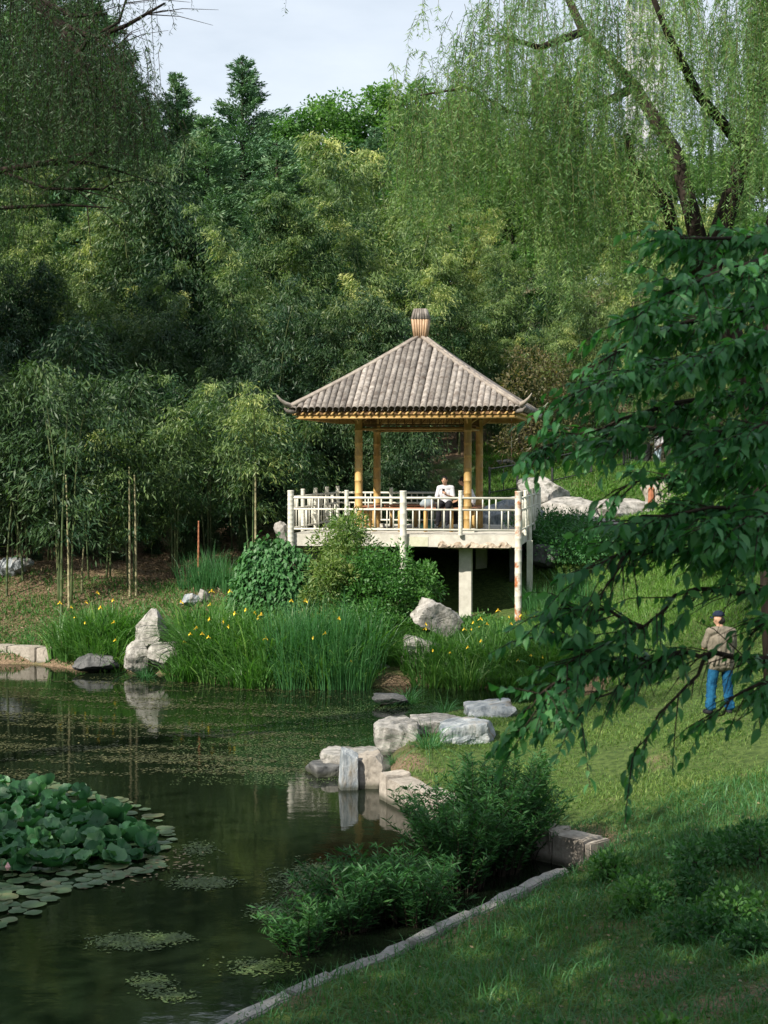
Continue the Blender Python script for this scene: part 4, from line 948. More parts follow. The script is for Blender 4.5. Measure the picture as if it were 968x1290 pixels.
for i, (px, Y) in enumerate(((-60, 50.5), (-10, 51), (45, 50.8), (95, 51.2), (140, 50.8), (185, 51.4), (230, 51), (275, 51.3), (315, 50.8), (350, 51.2), (395, 53), (440, 53.4), (490, 53.6), (540, 53.2), (585, 53.8))):
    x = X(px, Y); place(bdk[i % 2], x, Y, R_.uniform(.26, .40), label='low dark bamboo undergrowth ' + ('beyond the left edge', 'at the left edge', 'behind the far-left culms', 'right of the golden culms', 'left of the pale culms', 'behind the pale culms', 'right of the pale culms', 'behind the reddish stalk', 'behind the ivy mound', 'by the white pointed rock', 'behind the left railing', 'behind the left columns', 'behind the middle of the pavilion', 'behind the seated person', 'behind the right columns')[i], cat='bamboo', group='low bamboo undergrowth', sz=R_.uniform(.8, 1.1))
# bare culms and dead stalks near the bank
for px, Y, top, bot, mat, lab, ln in ((76, 45.0, 520, 780, 'culm', 'long thin golden-green bamboo culm rising from the iris bed at the left', .35), (86, 45.4, 600, 775, 'culm_pale', 'yellow bamboo culm just right of the long thin golden-green one', -.1),
                         (163, 46.0, 590, 725, 'culm_pale', 'left one of two straight pale bamboo culms standing close together', 0), (171, 46.0, 600, 735, 'culm_pale', 'right one of two straight pale bamboo culms standing close together', -.05),
                         (103, 46.5, 690, 738, 'culm_pale', 'short broken straw-coloured stalk on the litter bank', .1), (250, 46.5, 658, 735, 'brick', 'short reddish dead stalk standing above the reeds', .02),
                         (322, 47.0, 590, 700, 'culm_pale', 'straight pale culm rising behind the ivy mound', 0), (8, 46.4, 640, 745, 'culm', 'green culm at the left edge in front of the grey rock', .25), (28, 47.5, 620, 712, 'culm', 'thin green culm curving beside the grey rock', -.6)):
    t = P(px, top, Y); x = t.x; b0 = gz(x, Y); H_ = t.z - b0
    pts = []; rad = []
    for k in range(13):
        f = k / 12; q = Vector((ln * f * f * .6, 0, f * H_)); r0 = .038 * (1 - .45 * f); pts += [q, q + Vector((0, 0, .02)), q + Vector((0, 0, .04))]; rad += [r0, r0 * 1.25, r0]
    tag(MB().tube(pts, rad, 7).build('bamboo_stalk', M[mat], smooth=True, loc=(x, Y, b0)), lab, 'bamboo stalk')

# ------------------------------------------------------------------ trees behind
con = [reg(make_conifer('conifer_tree', 201 + i, 15, 3.9, M['conifer'])) for i in range(2)]
for px, ytop, Y, lab, i, wide in ((225, 92, 84, 'slender dark conifer whose top is the left one of two pointed peaks against the sky', 0, .85), (307, 68, 82, 'tallest pointed conifer against the sky, left of centre', 1, 1.0),
                            (160, 62, 84, 'tall conifer mostly behind the left willow strands', 1, 1.0), (120, -10, 80, 'very tall conifer hidden behind the left willow crown', 0, 1.0), (70, -60, 80, 'tallest conifer far behind the dark left willow branches', 1, 1.0), (15, -60, 82, 'very tall conifer behind the left edge of the willow', 0, 1.0), (262, 148, 73, 'lower conifer between the two pointed peaks', 0, 1.15), (350, 172, 73, 'low conifer at the right foot of the tallest one', 1, 1.1), (195, 140, 72, 'low conifer left of the two pointed peaks', 1, 1.1), (432, 178, 80, 'grey-green conifer in front of the broad trees left of the right willow', 1, .8),
                            (472, 160, 86, 'conifer close to the hanging willow tips', 0, .8), (395, 190, 78, 'short conifer right of the tallest conifer', 0, .8), (-50, -60, 84, 'very tall conifer beyond the left edge behind the willow', 1, 1.0)):
    x = X(px, Y); g = gz(x, Y); h = P(px, ytop, Y).z - g
    o = place(con[i], x, Y, h / 15, label=lab, cat='conifer'); o.scale = (h / 15 * wide * 1.35, h / 15 * wide * 1.35, h / 15)
bro = [reg(make_broad('broadleaf_tree', 221 + i, 14, 4.6, 10, 60, 480, M['broad'], leafL=.27, leafW=.15, clump_r=1.2)) for i in range(2)]
for px, ytop, Y, lab, i, s_ in ((350, 160, 100, 'round green tree behind the tallest conifer', 0, 1), (405, 128, 96, 'bright green broadleaf tree on the skyline left of the willow', 1, 1), (468, 104, 97, 'highest broadleaf tree on the skyline left of the willow tips', 0, 1),
                            (190, 178, 96, 'broadleaf tree low behind the left one of the two conifer peaks', 0, 1), (250, 140, 98, 'broadleaf tree filling the dip between the two conifer peaks', 1, 1), (60, 140, 99, 'broadleaf tree far behind the left willow branches', 0, 1), (-20, 120, 96, 'broadleaf tree behind the left edge of the willow', 1, 1), (330, 185, 88, 'broadleaf tree in front of the skyline right of the tallest conifer', 0, .9),
                            (540, 110, 98, 'broadleaf tree behind the left tips of the right willow', 1, 1), (620, 150, 92, 'broadleaf tree behind the middle of the right willow', 0, 1), (700, 170, 90, 'broadleaf tree behind the right willow trunk', 1, 1), (790, 180, 92, 'broadleaf tree at the right behind the willow limbs', 0, 1),
                            (880, 170, 94, 'broadleaf tree at the far right behind the willow', 1, 1), (960, 180, 90, 'broadleaf tree at the right edge behind the willow', 0, 1), (270, 190, 104, 'broadleaf tree low between the two conifer peaks', 0, 1), (130, 150, 102, 'broadleaf tree behind the left willow crown', 1, 1),
                            (560, 205, 80, 'green broadleaf tree rising just above the bamboo behind the willow tips', 0, .8), (650, 215, 80, 'dark broadleaf tree rising above the bamboo under the willow', 1, .8)):
    x = X(px, Y); g = gz(x, Y); h = P(px, ytop, Y).z - g
    place(bro[i], x, Y, h / 14 , label=lab, cat='tree')

# brown-leaved shrub beside the roof
def shrub(name, seed, h, rx, n, mat, leafL, leafW, label, px, py, Y, stems=9, flat=.9, droop=.2, nb=.6, group=None, cat='shrub', clumps=26, v0=.4, part='foliage'):
    r = np.random.default_rng(seed); b = P(px, py, Y); gb = gz(b.x, b.y); root = empty(name, (b.x, b.y, gb - .03), label=label, cat=cat, group=group); tb = MB(); ch = []
    for i in range(clumps):
        a = r.uniform(0, 2 * PI); u = r.uniform(0, 1) ** .6; z = h * r.uniform(.12, .92); w = math.sqrt(max(.05, 1 - ((z / h - .38) / .62) ** 2 * flat))
        c = np.array([rx * u * w * math.cos(a), rx * u * w * math.sin(a), z])
        if i < stems: tb.tube([(0, 0, 0), tuple(c * np.array([.4, .4, .5])), tuple(c)], [.02, .014, .006], 5, caps=False)
        m_ = n // clumps; cr_ = rx * .42 * r.uniform(.6, 1.2); dv = nrm(r.normal(size=(m_, 3))); p = c + dv * cr_ * r.uniform(.3, 1.1, m_)[:, None] ** .6
        p[:, 2] = np.maximum(p[:, 2], .03)
        d = dv + r.normal(size=(m_, 3)) * .5 + UP * (.35 - droop * 2)
        ch.append((leaves(p, d, leafL * r.uniform(.6, 1.25, m_), leafW * r.uniform(.7, 1.2, m_), r=r, nb=nb), np.clip(v0 + r.normal() * .13 + r.normal(size=m_) * .14, 0, 1)))
    tb.build('stems', M['twig'], root, smooth=True); leaf_obj(part, ch, M[mat], root); return root
shrub('dry_shrub', 301, 4.6, 1.5, 4200, M and 'dry_leaf', .16, .06, 'brownish half-dry shrub behind the right eave of the pavilion', 665, 560, 59.5, clumps=34)
shrub('dry_shrub', 302, 3.8, 1.2, 3000, 'dry_leaf', .16, .06, 'reddish-brown shrub right of the half-dry shrub near the roof tips', 706, 570, 60.5, clumps=28)
shrub('pale_shrub', 303, 3.1, .95, 8000, 'yshrub', .16, .045, 'tall pale yellow-green shrub in front of the platform railing', 438, 785, 41.6, clumps=60)
shrub('pale_shrub', 304, 2.3, .7, 4200, 'yshrub', .15, .04, 'lower pale yellow-green shrub at the left foot of the tall one', 418, 800, 40.6, clumps=22)
for i, (px, py, Y, h, w, lab) in enumerate(((480, 815, 40.6, 2.5, 1.0, 'dense green shrub right of the pale shrub under the platform'), (522, 800, 41.0, 2.1, .8, 'green shrub with fine leaves in front of the dark crawl space'), (452, 838, 39.4, 1.3, .9, 'low green shrub above the waterline between the iris beds'),
                                  (610, 785, 41.4, .55, .8, 'low leafy plants at the foot of the square pillar'), (560, 800, 41.0, .4, .6, 'low leafy plants right of the leaning boulder'), (690, 700, 49, .9, 1.2, 'dark green shrub right of the platform corner'), (715, 672, 50, .8, .9, 'green shrub below the pale rock slabs'), (735, 715, 47.5, .8, 1.3, 'shaded green shrub under the dark boulder'))):
    shrub('green_shrub', 310 + i, h, w, int(2600 * w * (1 + h)), 'gshrub' if i < 5 else 'reed', .11, .05, lab, px, py, Y, clumps=44)
for i, (px, py, Y, h, w) in enumerate(((890, 680, 46, 1.5, 1.1), (950, 690, 45, 1.7, 1.3), (850, 690, 47, 1.2, 1.0), (930, 620, 50, 1.8, 1.2), (880, 610, 53, 1.5, 1.1), (960, 610, 52, 2.0, 1.2), (820, 700, 46, .9, .9), (910, 735, 42, .8, 1.2))):
    shrub('lime_shrub', 330 + i, h, w, int(2600 * w), 'lime', .13, .06, ['bright lime-green shrub behind the dark leaves above the lawn man', 'bright lime-green shrub at the right edge behind the dark leaves', 'lime-green shrub right of the rust-red post', 'tall lime-green shrub below the path fence on the right', 'lime-green shrub close to the upper path', 'lime-green shrub at the right edge beneath the fence', 'small lime-green shrub left of the brighter ones', 'low lime-green growth on the sunny slope'][i], px, py, Y, clumps=24)

# ivy mound: dense hanging leaves over a dome
def ivy():
    r = np.random.default_rng(41); b = P(348, 775, 42.0); g = P(348, 768, 42.0).z; root = empty('creeper_mound', (b.x, b.y, g - .05), label='rounded mound covered in overlapping green creeper leaves left of the platform', cat='shrub')
    n = 6800; a = r.uniform(0, 2 * PI, n); u = r.uniform(0, 1, n); z = u; q = np.sqrt(1 - np.clip(u * 1.0, 0, 1) ** 2.2)
    lump = 1 + .09 * np.sin(a * 3 + 4 * u) + .07 * np.sin(a * 7 + u * 9) + np.where(r.uniform(size=n) < .03, r.uniform(0, .16, n), 0)
    p = np.stack([1.2 * q * np.cos(a) * lump, .95 * q * np.sin(a) * lump, 1.72 * z * lump], 1) + r.normal(size=(n, 3)) * .035
    o = np.stack([np.cos(a) * (q * .6 + .2), np.sin(a) * (q * .6 + .2), np.zeros(n)], 1); d = o * .8 - UP * (.75) + r.normal(size=(n, 3)) * .22
    leaf_obj('foliage', [(leaves(p, d, r.uniform(.10, .17, n), r.uniform(.08, .12, n), r=r, nb=.85, mid=.35), np.clip(.4 + r.normal(size=n) * .16, 0, 1))], M['ivy'], root)
    core = MB(); V = []; K = 7
    for i in range(K):
        f = i / (K - 1); qq = math.sqrt(max(0, 1 - f ** 2.6)) * .93
        for k in range(14): t = 2 * PI * k / 14; V.append((1.02 * qq * math.cos(t), .8 * qq * math.sin(t), 1.50 * f))
    core.add(V, [(i * 14 + k, i * 14 + (k + 1) % 14, (i + 1) * 14 + (k + 1) % 14, (i + 1) * 14 + k) for i in range(K - 1) for k in range(14)]); core.build('tangle', M['twig'], root, smooth=True)
ivy()

# ------------------------------------------------------------------ blades: irises, reeds, sedges
def blades(P0, Hh, Wd, az, lean, r, bend=.5, K=4):
    """arching ribbons, K segments; returns quads with a narrow tip"""
    n = len(P0); T = np.linspace(0, 1, K + 1); D = np.stack([np.cos(az), np.sin(az), np.zeros(n)], 1); S = np.stack([-np.sin(az + r.normal(size=n) * .9), np.cos(az + r.normal(size=n) * .9), np.zeros(n)], 1)
    V = []
    for t in T:
        c = P0 + D * (Hh * (lean * t + bend * lean * 2 * t ** 3))[:, None] + UP * (Hh * (t - .5 * lean * t ** 2 - bend * lean * .8 * t ** 4))[:, None]
        w = (Wd * (1 - t ** 2.2) * .5 + .0008)[:, None]; V += [c - S * w, c + S * w]
    V = np.stack(V, 1); b = (np.arange(n) * (2 * K + 2))[:, None]
    Fq = np.concatenate([b + np.array([2 * k, 2 * k + 1, 2 * k + 3, 2 * k + 2]) for k in range(K)])
    return V.reshape(-1, 3), Fq, 2 * K + 2
def clump(name, seed, n, h, w, rad, mat, flowers=0, lean=.22, bend=.6):
    r = np.random.default_rng(seed); root = empty(name, (0, 0, 0)); a = r.uniform(0, 2 * PI, n); q = rad * np.sqrt(r.uniform(0, 1, n))
    P0 = np.stack([q * np.cos(a), q * np.sin(a), -.05 * np.ones(n)], 1); Hh = h * r.uniform(.55, 1.05, n)
    V, Fq, k = blades(P0, Hh, w * r.uniform(.6, 1.2, n), a + r.normal(size=n) * .7, lean * r.uniform(.1, 1.3, n), r, bend)
    at = np.repeat(np.clip(.4 + r.normal(size=n) * .18, 0, 1), k)
    link('blades', mesh_np('blades', V, Fq, M[mat], attr=at), root)
    for i in range(flowers):
        x, y, z = r.normal() * rad * .6, r.normal() * rad * .6, h * r.uniform(.62, .95); m = MB()
        for j in range(3):
            t = 2 * PI * j / 3 + r.uniform(0, 1); dx, dy = math.cos(t), math.sin(t); sx, sy = -dy * .022, dx * .022
            m.add([(0, 0, 0), (dx * .03 + sx, dy * .03 + sy, .02), (dx * .075, dy * .075, -.02), (dx * .03 - sx, dy * .03 - sy, .02)], [(0, 1, 2, 3)])
            m.add([(0, 0, 0), (dx * .012 + sx * .6, dy * .012 + sy * .6, .035), (dx * .01, dy * .01, .065), (dx * .012 - sx * .6, dy * .012 - sy * .6, .035)], [(0, 1, 2, 3)])
        f_ = m.build('flower', M['petal'], root, loc=(x, y, z)); MB().tube([(0, 0, 0), (-x * .1, -y * .1, -z * .9)], .005, 4).build('stalk', M['iris'], f_)
    return root
iri = [reg(clump('iris_clump', 401 + i, 130, 1.3, .032, .42, 'iris', flowers=(1, 1, 0)[i], lean=.34, bend=.9)) for i in range(3)]
ree = [reg(clump('reed_clump', 411 + i, 170, 1.6, .018, .45, 'reed', lean=.2, bend=.5)) for i in range(2)]
sed = [reg(clump('sedge_tuft', 421, 150, .8, .014, .16, 'reed', lean=.75, bend=.9))]
def along(pts, n, back, jit=.25):
    out = []
    for i in range(n):
        f = (i + R_.uniform(-.3, .3)) / max(1, n - 1) * (len(pts) - 1); k = min(max(int(f), 0), len(pts) - 2); a, b = pts[k], pts[k + 1]; p = a.lerp(b, f - k)
        out.append((p.x + R_.uniform(-jit, jit), p.y + back + R_.uniform(-jit, jit)))
    return out
shoreL = [G(x, y, 0) for x, y in ((234, 856), (256, 859), (300, 864), (360, 867), (440, 868))]
shoreR = [G(x, y, 0) for x, y in ((530, 865), (600, 868), (660, 868), (720, 868))]
shoreFL = [G(x, y, 0) for x, y in ((82, 843), (115, 845), (142, 846))]
def bed(protos, pts, rows_, lab, cat, grp, s=(.85, 1.1)):
    for q, (n, back, sc) in enumerate(rows_):
        for m, (x, y) in enumerate(along(pts, n, back)):
            side = ('left end', 'left part', 'middle', 'right part', 'right end')[min(4, int(5 * m / n))]; row = ('waterside row', 'second row', 'third row', 'fourth row', 'rear row')[q]
            place(R_.choice(protos), x, y, sc * R_.uniform(*s), label='%s, %s, %s' % (lab, side, row), cat=cat, group=grp, z=max(gz(x, y), -.05), sink=.04)
bed(iri, shoreL, ((9, .15, .95), (9, .8, 1.2), (8, 1.5, 1.3), (7, 2.2, 1.3), (6, 2.9, 1.15)), 'iris clump in the large bed below the ivy mound', 'iris', 'iris clumps in the large left bed')
bed(ree, shoreL[3:], ((5, .25, 1.1), (5, .8, 1.2), (4, 1.3, 1.2)), 'dense reed clump beside the large iris bed', 'reeds', 'reed clumps at the right end of the iris bed')
bed(iri, shoreR, ((9, .1, .9), (10, .8, 1.05), (9, 1.6, 1.05), (7, 2.5, .95), (6, 3.4, .8)), 'iris clump in the bed below the rusty post', 'iris', 'iris clumps in the right bed')
bed(iri, shoreFL, ((5, .4, 1.0), (5, 1.1, 1.2), (5, 1.9, 1.15)), 'iris clump in the small left bed', 'iris', 'iris clumps in the small left bed')
for px, Y in ((240, 46), (258, 45.5), (275, 45.8), (292, 45.2), (265, 46.6)): place(ree[0], X(px, Y), Y, .8, label='shaded reed clump on the bank between the ivy mound and the litter slope', cat='reeds', group='shaded reed clumps left of the ivy mound')
for px, Y in ((680, 43.5), (700, 43.0), (715, 44.5), (665, 44.8), (735, 43.8)): place(ree[1], X(px, Y), Y, .72, label='grassy reed clump right of the platform corner post', cat='reeds', group='grassy reed clumps right of the platform')
for px, py, Y, s_, lab in ((541, 948, 28.0, .95, 'long arching sedge tuft growing between the pale boulders'), (515, 880, 34.8, .9, 'sedge tuft standing in the water behind the pale boulders'), (560, 888, 33.2, .8, 'arching sedge tuft behind the middle boulder by the channel'), (498, 962, 27.6, .45, 'small grass tuft at the foot of the left pale boulder'), (640, 880, 33.4, .7, 'sedge tuft by the channel right of the rear boulder'), (600, 935, 28.4, .35, 'little grass tuft at the right foot of the bluish boulder'), (183, 838, 39.0, .7, 'thin sedge tuft between the two pale waterline rocks')):
    place(sed[0], X(px, Y), Y, s_, label=lab, cat='sedge', z=max(gz(X(px, Y), Y), 0))

# ------------------------------------------------------------------ water lilies
def lily_patch():
    r = np.random.default_rng(71); root = empty('water_lily_patch', G(70, 1060, 0), label='large patch of raised and floating water lily leaves at the left of the pond', cat='water lilies'); o0 = root.location.copy()
    def leafmesh(R0, cup, seed, mat):
        rr = np.random.default_rng(seed); n = 22; V = [(0, 0, -cup * .25)]; at = [.3]; K = 3
        for k in range(1, K + 1):
            for i in range(n):
                t = 2 * PI * (i + .5) / n; f = k / K; notch = 1 - .55 * math.exp(-((min(t, 2 * PI - t)) / .14) ** 2) * f
                ra = R0 * f * notch * (1 + .05 * math.sin(3 * t + seed)); wav = R0 * .12 * f * f * math.sin((3 if seed % 2 else 5) * t + seed * 1.3) + R0 * .035 * f * (1 if i % 2 else -1) * 1.3
                V.append((ra * math.cos(t), ra * math.sin(t), cup * (f * f * .9 - .25) + wav * (1 if cup > .02 else .12))); at.append(.35 + .3 * f + rr.normal() * .04)
        m = MB(); Fs = [(0, 1 + i, 1 + (i + 1) % n) for i in range(n)]
        for k in range(K - 1):
            for i in range(n): a = 1 + k * n + i; b = 1 + k * n + (i + 1) % n; Fs.append((a, a + n, b + n, b))
        m.add(V, Fs); me = m.mesh('leaf', mat, True); a_ = me.attributes.new('v', 'FLOAT', 'POINT'); a_.data.foreach_set('value', np.array(at, dtype=np.float32)); return me
    up = [leafmesh(.175, .08, s, M['lotus']) for s in range(6)] + [leafmesh(.15, .14, 9 + s, M['lotus']) for s in range(3)]
    fl = [leafmesh(.17, .006, 20 + s, M['pad']) for s in range(4)]
    outline = np.array([(-60, 975), (0, 990), (60, 985), (120, 1000), (185, 1018), (200, 1035), (222, 1058), (222, 1080), (190, 1098), (130, 1112), (70, 1132), (50, 1150), (0, 1168), (-60, 1190)], float)
    OW = np.array([tuple(G(x, y, 0).xy) for x, y in outline])
    def inside(x, y, A):
        c = False; n = len(A)
        for i in range(n):
            a, b = A[i], A[(i + 1) % n]
            if (a[1] > y) != (b[1] > y) and x < a[0] + (y - a[1]) * (b[0] - a[0]) / (b[1] - a[1]): c = not c
        return c
    stem = MB(); tall_m = []; pads = []; k1 = k2 = 0; extra = MB(); guard = 0
    tall_out = np.array([tuple(G(x, y, 0).xy) for x, y in ((-60, 990), (60, 1000), (110, 1010), (170, 1045), (205, 1065), (190, 1082), (140, 1092), (60, 1100), (10, 1105), (-60, 1120))])
    while k1 < 290 and guard < 5000:
        guard += 1; x = r.uniform(OW[:, 0].min(), OW[:, 0].max()); y = r.uniform(OW[:, 1].min(), OW[:, 1].max())
        if not inside(x, y, tall_out): continue
        e = min(1, (-2.0 - x) / 2.5) ; z = r.uniform(.04, .10 + .17 * max(0, e)); 
        o = link('leaf', up[r.integers(9)], root); s = r.uniform(.6, 1.05); o.scale = (s, s, s)
        o.location = (x - o0.x, y - o0.y, z); o.rotation_euler = (r.normal() * .48, r.normal() * .48, r.uniform(0, 6.28)); k1 += 1
        stem.tube([(x - o0.x, y - o0.y, -.3), (x - o0.x, y - o0.y, z)], .007, 4, caps=False)
    guard = 0; pts = []
    while k2 < 300 and guard < 30000:
        guard += 1; x = r.uniform(OW[:, 0].min(), OW[:, 0].max()); y = r.uniform(OW[:, 1].min(), OW[:, 1].max())
        if not inside(x, y, OW): continue
        if inside(x, y, tall_out) and r.uniform() < .4: continue
        if any((x - a) ** 2 + (y - b) ** 2 < .125 ** 2 for a, b in pts): continue
        pts.append((x, y)); o = link('floating_leaf', fl[r.integers(4)], root); s = r.uniform(.45, 1.0); o.scale = (s, s, 1)
        o.location = (x - o0.x, y - o0.y, .012 + .004 * (k2 % 4)); o.rotation_euler = (r.normal() * .015, r.normal() * .015, r.uniform(0, 6.28)); k2 += 1
    stem.build('stems', M['shrubleaf'], root)['kind'] = 'stuff'
    b = MB(); V = []
    for j in range(8): t = 2 * PI * j / 8; b.tube([(0, 0, 0), (math.cos(t) * .02, math.sin(t) * .02, .04), (0, 0, .10)], [.012, .016, .003], 5)
    f = G(10, 1088, .3); b.build('bud', surf('pink_bud', (.6, .3, .3), (.75, .5, .48), bump=0), root, loc=(f.x - o0.x, f.y - o0.y, .22))
lily_patch()

# ------------------------------------------------------------------ floating weed
def specks(name, fn, n, size, mat, label, cat, z=.004, asp=1.0):
    r = np.random.default_rng(len(label)); x, y = fn(r, n); m = len(x); a = r.uniform(0, 2 * PI, m); s = size * r.uniform(.4, 1.3, m)
    zz = z + r.uniform(0, .006, m); V = []
    for k in range(4):
        t = a + PI / 2 * k; q = s * (1 if k % 2 else .45); V.append(np.stack([x + q * np.cos(t), y + q * np.sin(t) * asp, zz + (k == 1) * r.uniform(0, .01, m)], 1))
    V = np.stack(V, 1).reshape(-1, 3); o = link(name, mesh_np(name, V, quads(m), M[mat], attr=np.repeat(np.clip(.4 + r.normal(size=m) * .22, 0, 1), 4)))
    return tag(o, label, cat, kind='stuff')
def Gv(px, py): 
    b = -(py - 645.0) / F; dy = _c + b * _s; dz = -_s + b * _c; t = -CAMZ / dz; return (px - 484) / F * t, dy * t
def bands(r, n):
    px = r.uniform(-60, 470, n); py = r.uniform(852, 985, n); x, y = Gv(px, py)
    k = np.sin(y * 5.2 + 1.3 * np.sin(x * .8) + x * .25) * .5 + np.sin(y * 2.1 + x * .9 + 2) * .5 + .35 * np.sin(x * 3 + y * 9)
    e = np.clip((475 - px) / 160, 0, 1) * np.clip((990 - py) / 22, 0, 1) * np.clip((py - 848) / 12, .25, 1) * np.clip(1.45 - np.abs(px - 190) / 380, .3, 1)
    keep = (r.uniform(size=n) < np.clip(.25 + .75 * k, .02, 1) * e) & (pond_sd(x, y) < -.15); return x[keep], y[keep]
specks('floating_weed', bands, 44000, .042, 'weed', 'brownish floating weed specks in rippled bands across the rear of the pond', 'pond weed')
def film(r, n):
    px = r.uniform(215, 500, n); py = r.uniform(872, 990, n); x, y = Gv(px, py); c = np.exp(-(((px - 350) / 110) ** 2 + ((py - 945) / 42) ** 2))
    keep = (r.uniform(size=n) < c) & (pond_sd(x, y) < -.2) & (np.sin(x * 5 + y * 3) + np.sin(y * 7) > -1.1); return x[keep], y[keep]
specks('duckweed', film, 26000, .022, 'weedgreen', 'fine green duckweed film in front of the large iris bed', 'duckweed', z=.003)
def dead(r, n):
    t = r.uniform(0, 1, n); px = np.interp(t, [0, .3, .6, 1], [120, 190, 225, 260]) + r.normal(size=n) * 16; py = np.interp(t, [0, .3, .6, 1], [1118, 1104, 1075, 1110]) + r.normal(size=n) * 5
    x, y = Gv(px, py); k = pond_sd(x, y) < -.1; return x[k], y[k]
specks('fallen_leaves', dead, 90, .045, 'straw', 'dead tan leaves floating along the outer edge of the lily patch', 'dead leaves', z=.02)
def mats(r, n):
    xs = []; ys = []
    for cx, cy, sx, sy, w in ((255, 1112, 34, 7, 1), (165, 1187, 42, 9, 1.2), (215, 1182, 26, 5, .5), (390, 1110, 45, 22, 1.1), (345, 1150, 30, 12, .5), (190, 1240, 26, 12, .35), (430, 900, 45, 10, .8), (500, 890, 50, 12, .6), (250, 1070, 20, 10, .3), (410, 1095, 30, 6, .5), (215, 1255, 25, 6, .2), (330, 1218, 40, 10, .4)):
        m = int(n * w / 8); xs.append(cx + r.normal(size=m) * sx * .5); ys.append(cy + r.normal(size=m) * sy * .5)
    x, y = Gv(np.concatenate(xs), np.concatenate(ys)); k = pond_sd(x, y) < -.1; return x[k], y[k]
specks('weed_mat', mats, 9000, .030, 'weedgreen', 'small olive mats of floating weed on the dark open water', 'pond weed')

# ------------------------------------------------------------------ big willow shrubs in the water by the kerb
def wshrub(i, px, py, h, rx, n_st, lab, lean=(0, 0)):
    r = np.random.default_rng(500 + i); b = G(px, py, 0); root = empty('willow_shrub', (b.x, b.y, -.05), label=lab, cat='shrub'); ch = []; tb = MB()
    for k in range(n_st):
        a = r.uniform(0, 2 * PI); q = rx * .45 * math.sqrt(r.uniform()); s = np.array([q * math.cos(a), q * math.sin(a), 0]); L_ = h * r.uniform(.5, 1.12); ou = rx * r.uniform(.15, .75); tip = np.array([math.cos(a), math.sin(a), 0]) * ou + np.array([lean[0], lean[1], 0])
        T = np.linspace(0, 1, 7)[:, None]; path = s + tip * T ** 1.6 + UP * L_ * (T - .16 * (ou / rx) * T ** 4)
        tb.tube([tuple(p) for p in path[::2]], [.009, .007, .004, .002], 4, caps=False)
        m = int(L_ * 62); t = r.uniform(.12, 1, m); idx = t[:, None]; p = s + tip * idx ** 1.6 + UP * L_ * (idx - .16 * (ou / rx) * idx ** 4); az = r.uniform(0, 2 * PI, m)
        d = np.stack([np.cos(az), np.sin(az), r.uniform(.1, .9, m)], 1) + tip * .6; v = np.clip(.32 + .25 * t + r.normal() * .1 + r.normal(size=m) * .12, 0, 1)
        ch.append((leaves(p, d, r.uniform(.08, .15, m), r.uniform(.014, .024, m), r=r, nb=.5), v))
    tb.build('stems', M['twig'], root)['kind'] = 'stuff'; leaf_obj('foliage', ch, M['shrubleaf'], root)
wshrub(0, 622, 1096, 1.50, .78, 230, 'tall narrow-leaved willow shrub at the kerb, rearmost and highest of the cluster', (.12, 0))
wshrub(1, 572, 1116, 1.26, .8, 200, 'dense narrow-leaved willow shrub in the middle of the cluster by the kerb', (-.05, 0))
wshrub(2, 486, 1150, 0.72, .7, 140, 'willow shrub left of the middle one, reaching over the dark water', (-.1, 0))
wshrub(3, 436, 1168, .72, .62, 100, 'lower willow shrub near the kerb at the front of the cluster', (-.1, 0))
wshrub(4, 378, 1198, .55, .42, 60, 'small sparse willow shrub at the left front end of the cluster', (-.05, 0))
wshrub(5, 662, 1080, 1.0, .45, 70, 'slender willow shrub against the granite wall at the right of the cluster', (.1, 0))
wshrub(6, 525, 1160, .75, .6, 90, 'low willow shrub near the kerb in front of the middle shrub', (0, -.05))

# ------------------------------------------------------------------ lawns and ground cover
def grass(name, n, poly, hmin, hmax, w, mat, label, r, keep=None, v0=.4, lean=.5, K=2, cat='grass'):
    A = np.array([tuple(P(px, py, 30).xy) if False else (px, py) for px, py in poly]); x = r.uniform(A[:, 0].min(), A[:, 0].max(), n); y = r.uniform(A[:, 1].min(), A[:, 1].max(), n)
    ins = np.zeros(n, bool)
    for i in range(len(A)):
        a, b = A[i], A[(i + 1) % len(A)]; c = (a[1] > y) != (b[1] > y)
        with np.errstate(divide='ignore', invalid='ignore'): ins ^= c & (x < a[0] + (y - a[1]) * (b[0] - a[0]) / (b[1] - a[1]))
    x, y = x[ins], y[ins]; sd = pond_sd(x, y); k = sd > .22
    lu = (x - PCX) * math.cos(PAV_A) - (y - PCY) * math.sin(PAV_A); lv = (x - PCX) * math.sin(PAV_A) + (y - PCY) * math.cos(PAV_A); k &= ~((lu > U0) & (lu < U1) & (lv > V0 + .5) & (lv < V1))
    if keep is not None: k &= keep(x, y, sd, r)
    x, y = x[k], y[k]; m = len(x); z = ground(x, y); pat = np.sin(x * 1.9 + 1.2 * np.sin(y * 1.4)) * .5 + np.sin(y * 2.7 + x * .8) * .5
    Hh = r.uniform(hmin, hmax, m) * (1 + .35 * pat)
    V, Fq, kk = blades(np.stack([x, y, z - .01], 1), Hh, w * r.uniform(.6, 1.3, m), r.uniform(0, 2 * PI, m), lean * r.uniform(.2, 1.5, m), r, .6, K)
    at = np.repeat(np.clip(v0 + .12 * pat + r.normal(size=m) * .16, 0, 1), kk)
    return tag(link(name, mesh_np(name, V, Fq, M[mat], attr=at)), label, cat, kind='stuff')
def fr(Y, a, b): return (X(a, Y), Y), (X(b, Y), Y)
BP = ((2.6, 12.2, .55), (1.0, 12.4, .35), (2.3, 13.4, .4), (0.4, 13.3, .25))
